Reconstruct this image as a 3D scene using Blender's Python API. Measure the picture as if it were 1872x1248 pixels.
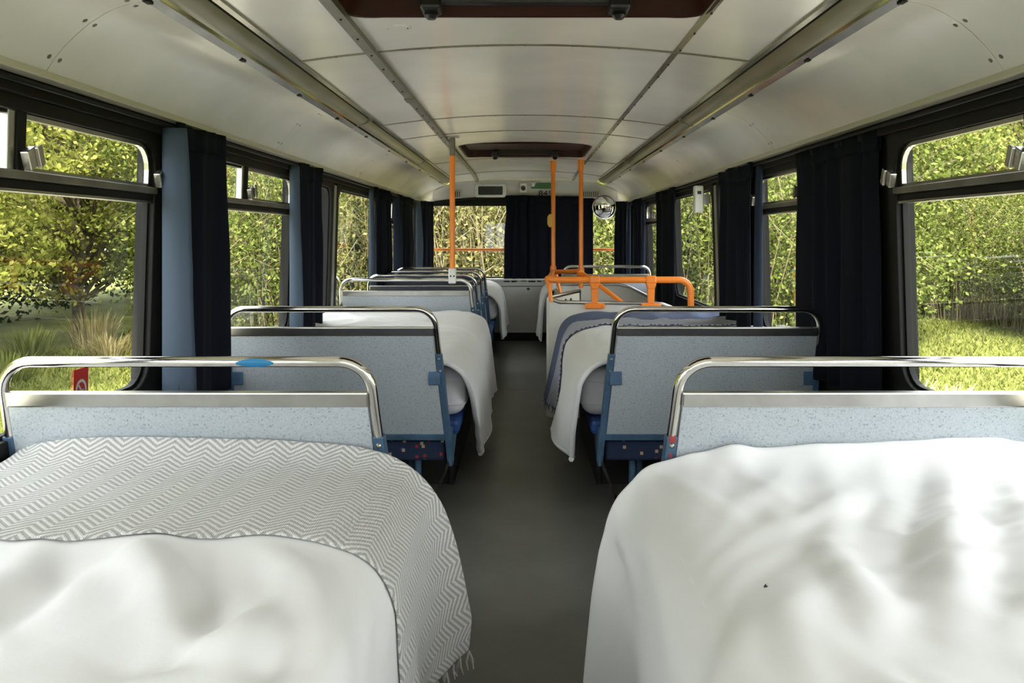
import bpy, bmesh, math, random
import numpy as np
from mathutils import Vector, Matrix

for o in list(bpy.data.objects):
    bpy.data.objects.remove(o, do_unlink=True)
scene = bpy.context.scene
COL = scene.collection
PI = math.pi
EYE = 1.17            # camera height over the bus floor

# ------------------------------------------------------------------ camera
cam_d = bpy.data.cameras.new('camera')
cam = bpy.data.objects.new('camera', cam_d)
COL.objects.link(cam)
cam.location = (0, 0, EYE)
cam.rotation_euler = (PI / 2, 0, 0)
cam_d.sensor_width = 36
cam_d.lens = 28
cam_d.shift_x = -24 / 1872
cam_d.shift_y = -194 / 1872
cam_d.clip_start = 0.02
cam_d.clip_end = 400
scene.camera = cam

# ------------------------------------------------------------------ world, sun, exposure
world = bpy.data.worlds.new('sky')
scene.world = world
world.use_nodes = True
bg = world.node_tree.nodes['Background']
bg.inputs[0].default_value = (0.95, 0.975, 1.0, 1)
bg.inputs[1].default_value = 2.7
sun_d = bpy.data.lights.new('sun', 'SUN')
sun_d.energy = 11.0
sun_d.angle = math.radians(3)
sun_d.color = (1.0, 0.93, 0.8)
sun = bpy.data.objects.new('sun', sun_d)
COL.objects.link(sun)
sun.rotation_euler = Vector((0.04, 0.66, -0.75)).to_track_quat('-Z', 'Y').to_euler()
scene.view_settings.view_transform = 'Standard'
scene.view_settings.look = 'None'
scene.view_settings.gamma = 1.0
scene.view_settings.use_curve_mapping = False
scene.view_settings.exposure = 1.25

# ------------------------------------------------------------------ materials
def mat(name, col, rough=0.5, metal=0.0, spec=0.5, var=0.0, vscale=6.0, vcol=None, bump=0.0, bscale=60.0,
        coat=0.0, sheen=0.0, coord='Object', vstretch=None):
    m = bpy.data.materials.new(name)
    m.use_nodes = True
    nt = m.node_tree
    b = nt.nodes['Principled BSDF']
    b.inputs['Base Color'].default_value = (*col, 1)
    b.inputs['Roughness'].default_value = rough
    b.inputs['Metallic'].default_value = metal
    b.inputs['Specular IOR Level'].default_value = spec
    if coat: b.inputs['Coat Weight'].default_value = coat; b.inputs['Coat Roughness'].default_value = 0.15
    if sheen: b.inputs['Sheen Weight'].default_value = sheen; b.inputs['Sheen Roughness'].default_value = 0.5
    if var or bump:
        tc = nt.nodes.new('ShaderNodeTexCoord')
        mp = nt.nodes.new('ShaderNodeMapping')
        nt.links.new(tc.outputs[coord], mp.inputs[0])
        if vstretch: mp.inputs['Scale'].default_value = vstretch
    if var:
        n = nt.nodes.new('ShaderNodeTexNoise')
        n.inputs['Scale'].default_value = vscale
        n.inputs['Detail'].default_value = 5
        nt.links.new(mp.outputs[0], n.inputs['Vector'])
        r = nt.nodes.new('ShaderNodeValToRGB')
        r.color_ramp.elements[0].position = 0.35
        r.color_ramp.elements[1].position = 0.68
        c2 = vcol if vcol else tuple(c * (1 - var) for c in col)
        r.color_ramp.elements[0].color = (*c2, 1)
        r.color_ramp.elements[1].color = (*col, 1)
        nt.links.new(n.outputs['Fac'], r.inputs[0])
        nt.links.new(r.outputs[0], b.inputs['Base Color'])
    if bump:
        n2 = nt.nodes.new('ShaderNodeTexNoise')
        n2.inputs['Scale'].default_value = bscale
        n2.inputs['Detail'].default_value = 4
        nt.links.new(mp.outputs[0], n2.inputs['Vector'])
        bp = nt.nodes.new('ShaderNodeBump')
        bp.inputs['Strength'].default_value = bump
        bp.inputs['Distance'].default_value = 0.01
        nt.links.new(n2.outputs['Fac'], bp.inputs['Height'])
        nt.links.new(bp.outputs[0], b.inputs['Normal'])
    return m

def N(nt, kind, **kw):
    n = nt.nodes.new(kind)
    for k, v in kw.items():
        if k == 'op': n.operation = v
        else: n.inputs[k].default_value = v
    return n

def math_node(nt, op, a, b=None, clamp=False):
    n = nt.nodes.new('ShaderNodeMath'); n.operation = op; n.use_clamp = clamp
    for i, v in enumerate((a, b)):
        if v is None: continue
        if isinstance(v, (int, float)): n.inputs[i].default_value = v
        else: nt.links.new(v, n.inputs[i])
    return n.outputs[0]

M = {}
M['ceiling'] = mat('cream_ceiling_paint', (0.80, 0.775, 0.75), 0.24, spec=0.7, var=0.13, vscale=2.2, bump=0.10, bscale=5, coat=0.35)
M['cove'] = mat('cream_cove_paint', (0.77, 0.74, 0.695), 0.26, spec=0.7, var=0.16, vscale=2.2, bump=0.12, bscale=5, coat=0.3)
M['ledge'] = mat('cream_ledge', (0.55, 0.52, 0.42), 0.4)
M['seam'] = mat('seam_dark', (0.10, 0.095, 0.08), 0.5)
M['olive'] = mat('olive_diffuser', (0.24, 0.22, 0.135), 0.28, spec=0.6, var=0.25, vscale=4)
M['alum'] = mat('worn_aluminium', (0.52, 0.50, 0.44), 0.26, 0.9, var=0.35, vscale=5)
M['alum_dark'] = mat('dull_aluminium', (0.26, 0.245, 0.21), 0.4, 0.6, var=0.3, vscale=8)
M['chrome'] = mat('polished_steel', (0.78, 0.76, 0.72), 0.12, 1.0)
M['steel'] = mat('brushed_steel', (0.62, 0.61, 0.58), 0.3, 1.0, var=0.2, vscale=10)
M['black'] = mat('black_rubber', (0.008, 0.008, 0.008), 0.55, spec=0.22)
M['plastic_black'] = mat('black_plastic', (0.008, 0.008, 0.009), 0.35)
M['wall'] = mat('dark_wall_panel', (0.012, 0.012, 0.012), 0.6, spec=0.2)
M['greypillar'] = mat('grey_pillar_trim', (0.33, 0.33, 0.31), 0.4, 0.3)
M['front'] = mat('off_white_panel', (0.55, 0.55, 0.52), 0.45, var=0.15, vscale=3)
M['fascia'] = mat('fascia_paint', (0.55, 0.545, 0.50), 0.4, var=0.08, vscale=5)
M['stairwhite'] = mat('stair_panel_cream', (0.66, 0.65, 0.59), 0.4, var=0.06, vscale=4)
M['orange'] = mat('orange_coated_rail', (0.95, 0.26, 0.025), 0.35, coat=0.2)
M['yellow'] = mat('yellow_plastic', (0.72, 0.42, 0.03), 0.4)
M['white'] = mat('white_plastic', (0.75, 0.75, 0.72), 0.4)
M['duvet'] = mat('white_cotton', (0.73, 0.73, 0.735), 0.85, spec=0.2, sheen=0.2, bump=0.12, bscale=25)
M['mattress'] = mat('mattress_cotton', (0.78, 0.775, 0.79), 0.85, spec=0.2, bump=0.15, bscale=40)
M['curtain'] = mat('navy_curtain', (0.0055, 0.0075, 0.014), 0.9, spec=0.15)
M['lining'] = mat('blue_lining', (0.055, 0.078, 0.112), 0.8, spec=0.25)
M['lining_dark'] = mat('dark_blue_lining', (0.016, 0.024, 0.045), 0.8, spec=0.25)
M['blue'] = mat('blue_painted_steel', (0.075, 0.15, 0.25), 0.42, var=0.35, vscale=14)
M['bluecush'] = mat('bright_blue_vinyl', (0.012, 0.055, 0.22), 0.5)
M['floor'] = mat('grey_green_lino', (0.14, 0.141, 0.123), 0.40, spec=0.4, var=0.18, vscale=5, bump=0.05, bscale=40)
M['maroon'] = mat('maroon_hatch', (0.026, 0.003, 0.003), 0.5, spec=0.25)
M['green'] = mat('green_sign', (0.02, 0.10, 0.03), 0.5)
M['ink'] = mat('dark_lettering', (0.02, 0.02, 0.02), 0.6)
M['red'] = mat('red_sticker', (0.55, 0.02, 0.015), 0.45)
M['tape'] = mat('blue_tape', (0.01, 0.17, 0.36), 0.5)
M['redchip'] = mat('red_primer_chip', (0.25, 0.025, 0.02), 0.6)
M['baseboard'] = mat('dark_bed_base', (0.012, 0.012, 0.012), 0.7)
M['grey_tassel'] = mat('grey_yarn', (0.42, 0.41, 0.39), 0.9)
M['rust'] = mat('rusty_strut', (0.19, 0.17, 0.14), 0.5, 0.5, var=0.5, vscale=20)

# mirror glass
M['mirror'] = mat('mirror_glass', (0.9, 0.9, 0.9), 0.03, 1.0)

def laminate():
    m = mat('speckled_blue_grey_laminate', (0.40, 0.45, 0.49), 0.38)
    nt = m.node_tree; b = nt.nodes['Principled BSDF']
    tc = nt.nodes.new('ShaderNodeTexCoord')
    n1 = N(nt, 'ShaderNodeTexNoise', Scale=190.0, Detail=2.0)
    n2 = N(nt, 'ShaderNodeTexNoise', Scale=420.0, Detail=1.0)
    n3 = N(nt, 'ShaderNodeTexNoise', Scale=2.5, Detail=3.0)
    for n in (n1, n2, n3): nt.links.new(tc.outputs['Object'], n.inputs['Vector'])
    r = nt.nodes.new('ShaderNodeValToRGB')
    r.color_ramp.elements[0].position = 0.30; r.color_ramp.elements[0].color = (0.13, 0.16, 0.19, 1)
    r.color_ramp.elements[1].position = 0.42; r.color_ramp.elements[1].color = (0.385, 0.42, 0.45, 1)
    e = r.color_ramp.elements.new(0.70); e.color = (0.475, 0.51, 0.54, 1)
    mx = math_node(nt, 'MULTIPLY', n1.outputs['Fac'], 0.65)
    mx = math_node(nt, 'ADD', mx, math_node(nt, 'MULTIPLY', n2.outputs['Fac'], 0.35))
    nt.links.new(mx, r.inputs[0])
    mix = nt.nodes.new('ShaderNodeMix'); mix.data_type = 'RGBA'; mix.blend_type = 'MULTIPLY'
    mix.inputs[0].default_value = 1.0
    r2 = nt.nodes.new('ShaderNodeValToRGB')
    r2.color_ramp.elements[0].position = 0.3; r2.color_ramp.elements[0].color = (0.86, 0.88, 0.88, 1)
    r2.color_ramp.elements[1].position = 0.65; r2.color_ramp.elements[1].color = (1, 1, 1, 1)
    nt.links.new(n3.outputs['Fac'], r2.inputs[0])
    nt.links.new(r.outputs[0], mix.inputs[6]); nt.links.new(r2.outputs[0], mix.inputs[7])
    nt.links.new(mix.outputs[2], b.inputs['Base Color'])
    return m
M['laminate'] = laminate()

def moquette():
    m = mat('navy_moquette_with_flecks', (0.012, 0.022, 0.06), 0.9)
    nt = m.node_tree; b = nt.nodes['Principled BSDF']
    tc = nt.nodes.new('ShaderNodeTexCoord')
    v = nt.nodes.new('ShaderNodeTexVoronoi'); v.distance = 'CHEBYCHEV'
    v.inputs['Scale'].default_value = 38.0
    nt.links.new(tc.outputs['Object'], v.inputs['Vector'])
    near = math_node(nt, 'LESS_THAN', v.outputs['Distance'], 0.24)
    sep = nt.nodes.new('ShaderNodeSeparateColor'); nt.links.new(v.outputs['Color'], sep.inputs[0])
    pick = math_node(nt, 'GREATER_THAN', sep.outputs[0], 0.5)
    f = math_node(nt, 'MULTIPLY', near, pick)
    r = nt.nodes.new('ShaderNodeValToRGB'); r.color_ramp.interpolation = 'CONSTANT'
    r.color_ramp.elements[0].color = (0.30, 0.02, 0.02, 1)
    r.color_ramp.elements[1].position = 0.45; r.color_ramp.elements[1].color = (0.45, 0.30, 0.18, 1)
    e = r.color_ramp.elements.new(0.75); e.color = (0.05, 0.11, 0.20, 1)
    nt.links.new(sep.outputs[1], r.inputs[0])
    mix = nt.nodes.new('ShaderNodeMix'); mix.data_type = 'RGBA'
    nt.links.new(f, mix.inputs[0]); mix.inputs[6].default_value = (0.012, 0.024, 0.06, 1)
    nt.links.new(r.outputs[0], mix.inputs[7])
    nt.links.new(mix.outputs[2], b.inputs['Base Color'])
    return m
M['moquette'] = moquette()

def chevron(name, light, dark, zig, stripe, slope=1.0, mottled=True, border=0.0):
    """woven chevron rug: zigzag stripes in rest-length UV (metres)"""
    m = mat(name, light, 0.95, spec=0.15, sheen=0.3)
    nt = m.node_tree; b = nt.nodes['Principled BSDF']
    uv = nt.nodes.new('ShaderNodeUVMap'); uv.uv_map = 'UVMap'
    s = nt.nodes.new('ShaderNodeSeparateXYZ'); nt.links.new(uv.outputs[0], s.inputs[0])
    u, v = s.outputs[0], s.outputs[1]
    tri = math_node(nt, 'PINGPONG', u, zig)
    t = math_node(nt, 'MULTIPLY', tri, slope)
    k = math_node(nt, 'ADD', v, t)
    k = math_node(nt, 'PINGPONG', k, stripe)
    k = math_node(nt, 'DIVIDE', k, stripe)
    # bands of lighter / denser weave across the cloth
    n = N(nt, 'ShaderNodeTexNoise', Scale=450.0, Detail=2.0); nt.links.new(uv.outputs[0], n.inputs['Vector'])
    k = math_node(nt, 'ADD', k, math_node(nt, 'MULTIPLY', math_node(nt, 'SUBTRACT', n.outputs['Fac'], 0.5), 0.7))
    r = nt.nodes.new('ShaderNodeValToRGB')
    r.color_ramp.elements[0].position = 0.40; r.color_ramp.elements[0].color = (*dark, 1)
    r.color_ramp.elements[1].position = 0.60; r.color_ramp.elements[1].color = (*light, 1)
    nt.links.new(k, r.inputs[0])
    nt.links.new(r.outputs[0], b.inputs['Base Color'])
    w = nt.nodes.new('ShaderNodeTexWave'); w.wave_type = 'BANDS'
    w.inputs['Scale'].default_value = 90
    nt.links.new(uv.outputs[0], w.inputs['Vector'])
    h = math_node(nt, 'ADD', math_node(nt, 'MULTIPLY', k, 1.0), math_node(nt, 'MULTIPLY', w.outputs['Fac'], 0.35))
    bp = nt.nodes.new('ShaderNodeBump'); bp.inputs['Strength'].default_value = 0.7; bp.inputs['Distance'].default_value = 0.004
    nt.links.new(h, bp.inputs['Height']); nt.links.new(bp.outputs[0], b.inputs['Normal'])
    return m
M['herring'] = chevron('grey_herringbone_weave', (0.66, 0.655, 0.64), (0.36, 0.355, 0.34), 0.034, 0.0085, 1.0)
M['navyzig'] = chevron('navy_diamond_weave', (0.60, 0.62, 0.68), (0.035, 0.055, 0.14), 0.032, 0.012, 1.0)
M['navyplain'] = mat('navy_marl', (0.13, 0.165, 0.27), 0.95, spec=0.15, var=0.4, vscale=160, coord='UV')

def glass():
    m = bpy.data.materials.new('window_glass'); m.use_nodes = True
    nt = m.node_tree
    for n in list(nt.nodes): nt.nodes.remove(n)
    out = nt.nodes.new('ShaderNodeOutputMaterial')
    lw = nt.nodes.new('ShaderNodeLayerWeight'); lw.inputs['Blend'].default_value = 0.5
    p = math_node(nt, 'POWER', lw.outputs['Facing'], 4.0)
    f = math_node(nt, 'ADD', math_node(nt, 'MULTIPLY', p, 0.90), 0.05)
    tr = nt.nodes.new('ShaderNodeBsdfTransparent'); tr.inputs[0].default_value = (0.95, 0.975, 0.96, 1)
    gl = nt.nodes.new('ShaderNodeBsdfGlossy'); gl.inputs['Roughness'].default_value = 0.02
    mx = nt.nodes.new('ShaderNodeMixShader')
    nt.links.new(f, mx.inputs[0]); nt.links.new(tr.outputs[0], mx.inputs[1]); nt.links.new(gl.outputs[0], mx.inputs[2])
    nt.links.new(mx.outputs[0], out.inputs[0])
    return m
M['glass'] = glass()

def leafmat(name, c0, c1, c2, trans=0.35):
    m = bpy.data.materials.new(name); m.use_nodes = True
    nt = m.node_tree
    for n in list(nt.nodes): nt.nodes.remove(n)
    out = nt.nodes.new('ShaderNodeOutputMaterial')
    g = nt.nodes.new('ShaderNodeNewGeometry')
    r = nt.nodes.new('ShaderNodeValToRGB')
    r.color_ramp.elements[0].color = (*c0, 1); r.color_ramp.elements[1].color = (*c2, 1)
    e = r.color_ramp.elements.new(0.5); e.color = (*c1, 1)
    nt.links.new(g.outputs['Random Per Island'], r.inputs[0])
    d = nt.nodes.new('ShaderNodeBsdfDiffuse'); t = nt.nodes.new('ShaderNodeBsdfTranslucent')
    nt.links.new(r.outputs[0], d.inputs[0]); nt.links.new(r.outputs[0], t.inputs[0])
    mx = nt.nodes.new('ShaderNodeMixShader'); mx.inputs[0].default_value = trans
    nt.links.new(d.outputs[0], mx.inputs[1]); nt.links.new(t.outputs[0], mx.inputs[2])
    nt.links.new(mx.outputs[0], out.inputs[0])
    return m
M['leaf_bright'] = leafmat('spring_leaf', (0.17, 0.195, 0.035), (0.31, 0.325, 0.07), (0.46, 0.44, 0.13))
M['leaf_mid'] = leafmat('mid_green_leaf', (0.06, 0.085, 0.016), (0.12, 0.15, 0.035), (0.21, 0.23, 0.075))
M['leaf_olive'] = leafmat('olive_leaf', (0.06, 0.06, 0.018), (0.12, 0.115, 0.04), (0.24, 0.22, 0.09))
M['leaf_dark'] = leafmat('dark_evergreen_leaf', (0.012, 0.022, 0.008), (0.022, 0.04, 0.012), (0.045, 0.07, 0.02), 0.2)
M['grass'] = leafmat('field_grass', (0.11, 0.135, 0.028), (0.165, 0.185, 0.045), (0.24, 0.25, 0.085))
M['drygrass'] = leafmat('dry_grass', (0.30, 0.25, 0.10), (0.42, 0.35, 0.17), (0.52, 0.45, 0.26))
M['bark'] = mat('bark', (0.17, 0.135, 0.085), 0.9, var=0.5, vscale=9)
M['twig'] = mat('pale_twig', (0.15, 0.125, 0.07), 0.9)
M['ground'] = mat('meadow_ground', (0.16, 0.175, 0.045), 0.95, spec=0.1, var=0.35, vscale=0.9, bump=0.3, bscale=8)

# ------------------------------------------------------------------ mesh helpers
class MB:
    def __init__(self): self.v = []; self.f = []
    def add(self, vs, fs):
        n = len(self.v); self.v += [tuple(p) for p in vs]; self.f += [tuple(i + n for i in f) for f in fs]; return self
    def box(self, a, b, rot=None, pivot=None):
        (x0, y0, z0), (x1, y1, z1) = a, b
        vs = [Vector(p) for p in ((x0,y0,z0),(x1,y0,z0),(x1,y1,z0),(x0,y1,z0),(x0,y0,z1),(x1,y0,z1),(x1,y1,z1),(x0,y1,z1))]
        if rot is not None:
            c = Vector(pivot) if pivot is not None else (Vector(a) + Vector(b)) / 2
            vs = [rot @ (p - c) + c for p in vs]
        return self.add(vs, [(0,3,2,1),(4,5,6,7),(0,1,5,4),(1,2,6,5),(2,3,7,6),(3,0,4,7)])
    def hexa(self, bottom, top):
        return self.add(list(bottom) + list(top), [(0,3,2,1),(4,5,6,7),(0,1,5,4),(1,2,6,5),(2,3,7,6),(3,0,4,7)])
    def tube(self, pts, r, seg=10, cap=True):
        pts = [Vector(p) for p in pts]; n = len(pts)
        rr = r if isinstance(r, (list, tuple)) else [r] * n
        tang = []
        for i in range(n):
            t = (pts[min(i+1, n-1)] - pts[max(i-1, 0)])
            tang.append(t.normalized() if t.length > 1e-9 else Vector((0,0,1)))
        up = Vector((0,0,1)) if abs(tang[0].z) < 0.9 else Vector((1,0,0))
        nx = tang[0].cross(up).normalized()
        vs = []
        for i in range(n):
            nx = (nx - tang[i] * nx.dot(tang[i])).normalized(); ny = tang[i].cross(nx)
            for k in range(seg):
                a = 2 * PI * k / seg
                vs.append(pts[i] + (nx * math.cos(a) + ny * math.sin(a)) * rr[i])
        fs = []
        for i in range(n - 1):
            for k in range(seg):
                k2 = (k + 1) % seg
                fs.append((i*seg+k, i*seg+k2, (i+1)*seg+k2, (i+1)*seg+k))
        if cap:
            fs.append(tuple(range(seg - 1, -1, -1))); fs.append(tuple((n-1)*seg + k for k in range(seg)))
        return self.add(vs, fs)
    def lathe(self, prof, seg=24, mtx=None):
        """prof: list of (r, h) about local z"""
        vs = []
        for r, h in prof:
            for k in range(seg):
                a = 2 * PI * k / seg
                p = Vector((r * math.cos(a), r * math.sin(a), h))
                vs.append(mtx @ p if mtx is not None else p)
        fs = []
        for i in range(len(prof) - 1):
            for k in range(seg):
                k2 = (k + 1) % seg
                fs.append((i*seg+k, i*seg+k2, (i+1)*seg+k2, (i+1)*seg+k))
        fs.append(tuple(range(seg - 1, -1, -1))); fs.append(tuple((len(prof)-1)*seg + k for k in range(seg)))
        return self.add(vs, fs)
    def prism(self, poly, d):
        """poly: 3-D points of a planar outline; d: extrusion vector"""
        n = len(poly); d = Vector(d)
        vs = [Vector(p) for p in poly] + [Vector(p) + d for p in poly]
        fs = [tuple(range(n - 1, -1, -1)), tuple(range(n, 2 * n))]
        fs += [(i, (i+1) % n, n + (i+1) % n, n + i) for i in range(n)]
        return self.add(vs, fs)
    def ring(self, inner, outer, d):
        """ring between two equally long outlines, extruded by d"""
        n = len(inner); d = Vector(d)
        I = [Vector(p) for p in inner]; O = [Vector(p) for p in outer]
        vs = I + O + [p + d for p in I] + [p + d for p in O]
        fs = []
        for i in range(n):
            j = (i + 1) % n
            fs += [(i, j, n+j, n+i), (2*n+i, 3*n+i, 3*n+j, 2*n+j), (i, 2*n+i, 2*n+j, j), (n+i, n+j, 3*n+j, 3*n+i)]
        return self.add(vs, fs)
    def sheet(self, prof, y0, y1, thick=0.0, n=1, dz=None):
        """profile of (x, z) swept along y"""
        k = len(prof); vs = []; fs = []
        for i in range(n + 1):
            y = y0 + (y1 - y0) * i / n
            for (x, z) in prof: vs.append((x, y, z + (dz(x, y) if dz else 0)))
        for i in range(n):
            for j in range(k - 1):
                fs.append((i*k+j, i*k+j+1, (i+1)*k+j+1, (i+1)*k+j))
        return self.add(vs, fs)
    def build(self, name, material, parent=None, smooth=False, bevel=0.0, solid=0.0, subsurf=0, sharp=40, seg=2, offset=-1):
        me = bpy.data.meshes.new(name)
        me.from_pydata([tuple(p) for p in self.v], [], self.f)
        bm = bmesh.new(); bm.from_mesh(me)
        if not solid: bmesh.ops.recalc_face_normals(bm, faces=bm.faces)
        if solid and (sharp or not smooth):
            bmesh.ops.recalc_face_normals(bm, faces=bm.faces)
            bmesh.ops.solidify(bm, geom=list(bm.faces), thickness=solid)
            bmesh.ops.recalc_face_normals(bm, faces=bm.faces)
            solid = 0.0
        bm.to_mesh(me); bm.free()
        return finish(name, me, material, parent, smooth, bevel, solid, subsurf, sharp, seg, offset)

def finish(name, me, material, parent=None, smooth=False, bevel=0.0, solid=0.0, subsurf=0, sharp=40, seg=2, offset=-1):
    me.materials.append(M[material] if isinstance(material, str) else material)
    o = bpy.data.objects.new(name, me)
    COL.objects.link(o)
    if parent is not None: o.parent = parent
    if smooth:
        me.polygons.foreach_set('use_smooth', [True] * len(me.polygons))
        if sharp: me.set_sharp_from_angle(angle=math.radians(sharp))
    if solid:
        md = o.modifiers.new('solid', 'SOLIDIFY'); md.thickness = solid; md.offset = offset
    if bevel:
        md = o.modifiers.new('bevel', 'BEVEL'); md.width = bevel; md.segments = seg; md.limit_method = 'ANGLE'
    if subsurf:
        md = o.modifiers.new('sub', 'SUBSURF'); md.levels = subsurf; md.render_levels = subsurf
    return o

def tag(o, label=None, cat=None, group=None, kind=None):
    if label: o['label'] = label
    if cat: o['category'] = cat
    if group: o['group'] = group
    if kind: o['kind'] = kind
    return o

def thing(name, loc=(0,0,0), label=None, cat=None, group=None, kind=None):
    o = bpy.data.objects.new(name, None); COL.objects.link(o); o.location = loc
    o.empty_display_size = 0.1
    return tag(o, label, cat, group, kind)

def local(parent):
    """offset to subtract so that a mesh given in world coordinates sits right under a moved parent"""
    return Vector(parent.location)

def shift(mb, d):
    d = Vector(d); mb.v = [tuple(Vector(p) - d) for p in mb.v]; return mb

def part(root, name, mb, material, **kw):
    """part given in world coordinates of a thing whose Empty only has a location"""
    base = Vector(root.location)
    if root.parent is not None: base = base + Vector(root.parent.location)
    return shift(mb, base).build(name, material, root, **kw)

def arc(cx, cy, r, a0, a1, n):
    return [(cx + r * math.cos(a0 + (a1 - a0) * i / n), cy + r * math.sin(a0 + (a1 - a0) * i / n)) for i in range(n + 1)]

def rrect(x0, x1, y0, y1, r, n=5):
    """rounded rectangle outline, counter-clockwise; r may be (bl, br, tr, tl)"""
    if not isinstance(r, (tuple, list)): r = (r,) * 4
    p = []
    p += arc(x0 + r[0], y0 + r[0], r[0], PI, 1.5 * PI, n)
    p += arc(x1 - r[1], y0 + r[1], r[1], 1.5 * PI, 2 * PI, n)
    p += arc(x1 - r[2], y1 - r[2], r[2], 0, 0.5 * PI, n)
    p += arc(x0 + r[3], y1 - r[3], r[3], 0.5 * PI, PI, n)
    return p

def sharp_match(x0, x1, y0, y1, n=5):
    """square outline with as many points as rrect"""
    q = []
    for (cx, cy, ax, ay, bx, by) in ((x0, y0, 0, 1, 1, 0), (x1, y0, -1, 0, 0, 1), (x1, y1, 0, -1, -1, 0), (x0, y1, 1, 0, 0, -1)):
        e = min(x1 - x0, y1 - y0) * 0.12
        for i in range(n + 1):
            t = i / n
            if t < 0.5: k = e * (1 - 2 * t); q.append((cx + ax * k, cy + ay * k))
            else: k = e * (2 * t - 1); q.append((cx + bx * k, cy + by * k))
    return q

# ------------------------------------------------------------------ bus shell
FRONT = 8.95; BACK = -1.6
SILL, HEAD = 0.66, 1.485

def xw(z): return 1.225 - max(0.0, z - 0.62) * 0.030      # inner face of the side wall

def W(side, y, z, d=0.0):                                   # point on (or d outside of) the side wall
    return (side * (xw(z) + d), y, z)

def wall_block(mb, side, y0, y1, z0, z1, d0=0.0, d1=0.06):
    b = [W(side, y0, z0, d0), W(side, y1, z0, d0), W(side, y1, z0, d1), W(side, y0, z0, d1)]
    t = [W(side, y0, z1, d0), W(side, y1, z1, d0), W(side, y1, z1, d1), W(side, y0, z1, d1)]
    mb.hexa(b, t)
    return mb

floor = MB().box((-1.31, BACK, -0.06), (1.31, FRONT + 0.06, 0.0)).build('floor', 'floor')
tag(floor, kind='structure')

WINS = [(-1.3, -0.15, False), (-0.05, 1.13, True), (1.25, 2.59, True), (2.75, 4.14, True), (4.30, 4.93, False), (5.05, 6.46, False),
        (6.60, 7.92, True), (8.06, 8.72, False)]
for side, nm in ((-1, 'left'), (1, 'right')):
    mb = MB()
    wall_block(mb, side, BACK, FRONT, 0.0, SILL)
    wall_block(mb, side, BACK, FRONT, HEAD, 1.56)
    ys = [BACK] + [v for w in WINS for v in w[:2]] + [FRONT]
    for a, b in zip(ys[0::2], ys[1::2]): wall_block(mb, side, a, b, SILL, HEAD)
    w = mb.build('wall_' + nm, 'wall'); tag(w, kind='structure')
    # grey pillar trim between the two plain windows
    t = MB(); wall_block(t, side, 4.955, 5.025, SILL, HEAD, -0.012, -0.001)
    t.build('pillar_trim', 'greypillar', w, bevel=0.003)
    # curtain rail and header mouldings under the cove
    r = MB(); r.tube([(side * 1.145, 0.0, 1.522), (side * 1.145, 8.85, 1.522)], 0.007, 6); r.build('curtain_track', 'black', w, smooth=True)
    r = MB(); wall_block(r, side, -1.5, 8.9, 1.497, 1.530, -0.030, 0.0); r.build('header_moulding', 'black', w, bevel=0.004)
    # trim ledge at foot of the cove
    t = MB().hexa([(side*1.128, BACK, 1.540), (side*1.128, 8.92, 1.540), (side*1.17, 8.92, 1.540), (side*1.17, BACK, 1.540)],
                  [(side*1.136, BACK, 1.562), (side*1.136, 8.92, 1.562), (side*1.17, 8.92, 1.562), (side*1.17, BACK, 1.562)])
    t = t.build('trim_%d' % (1 if side < 0 else 2), 'ledge', bevel=0.004); tag(t, kind='structure')

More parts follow.
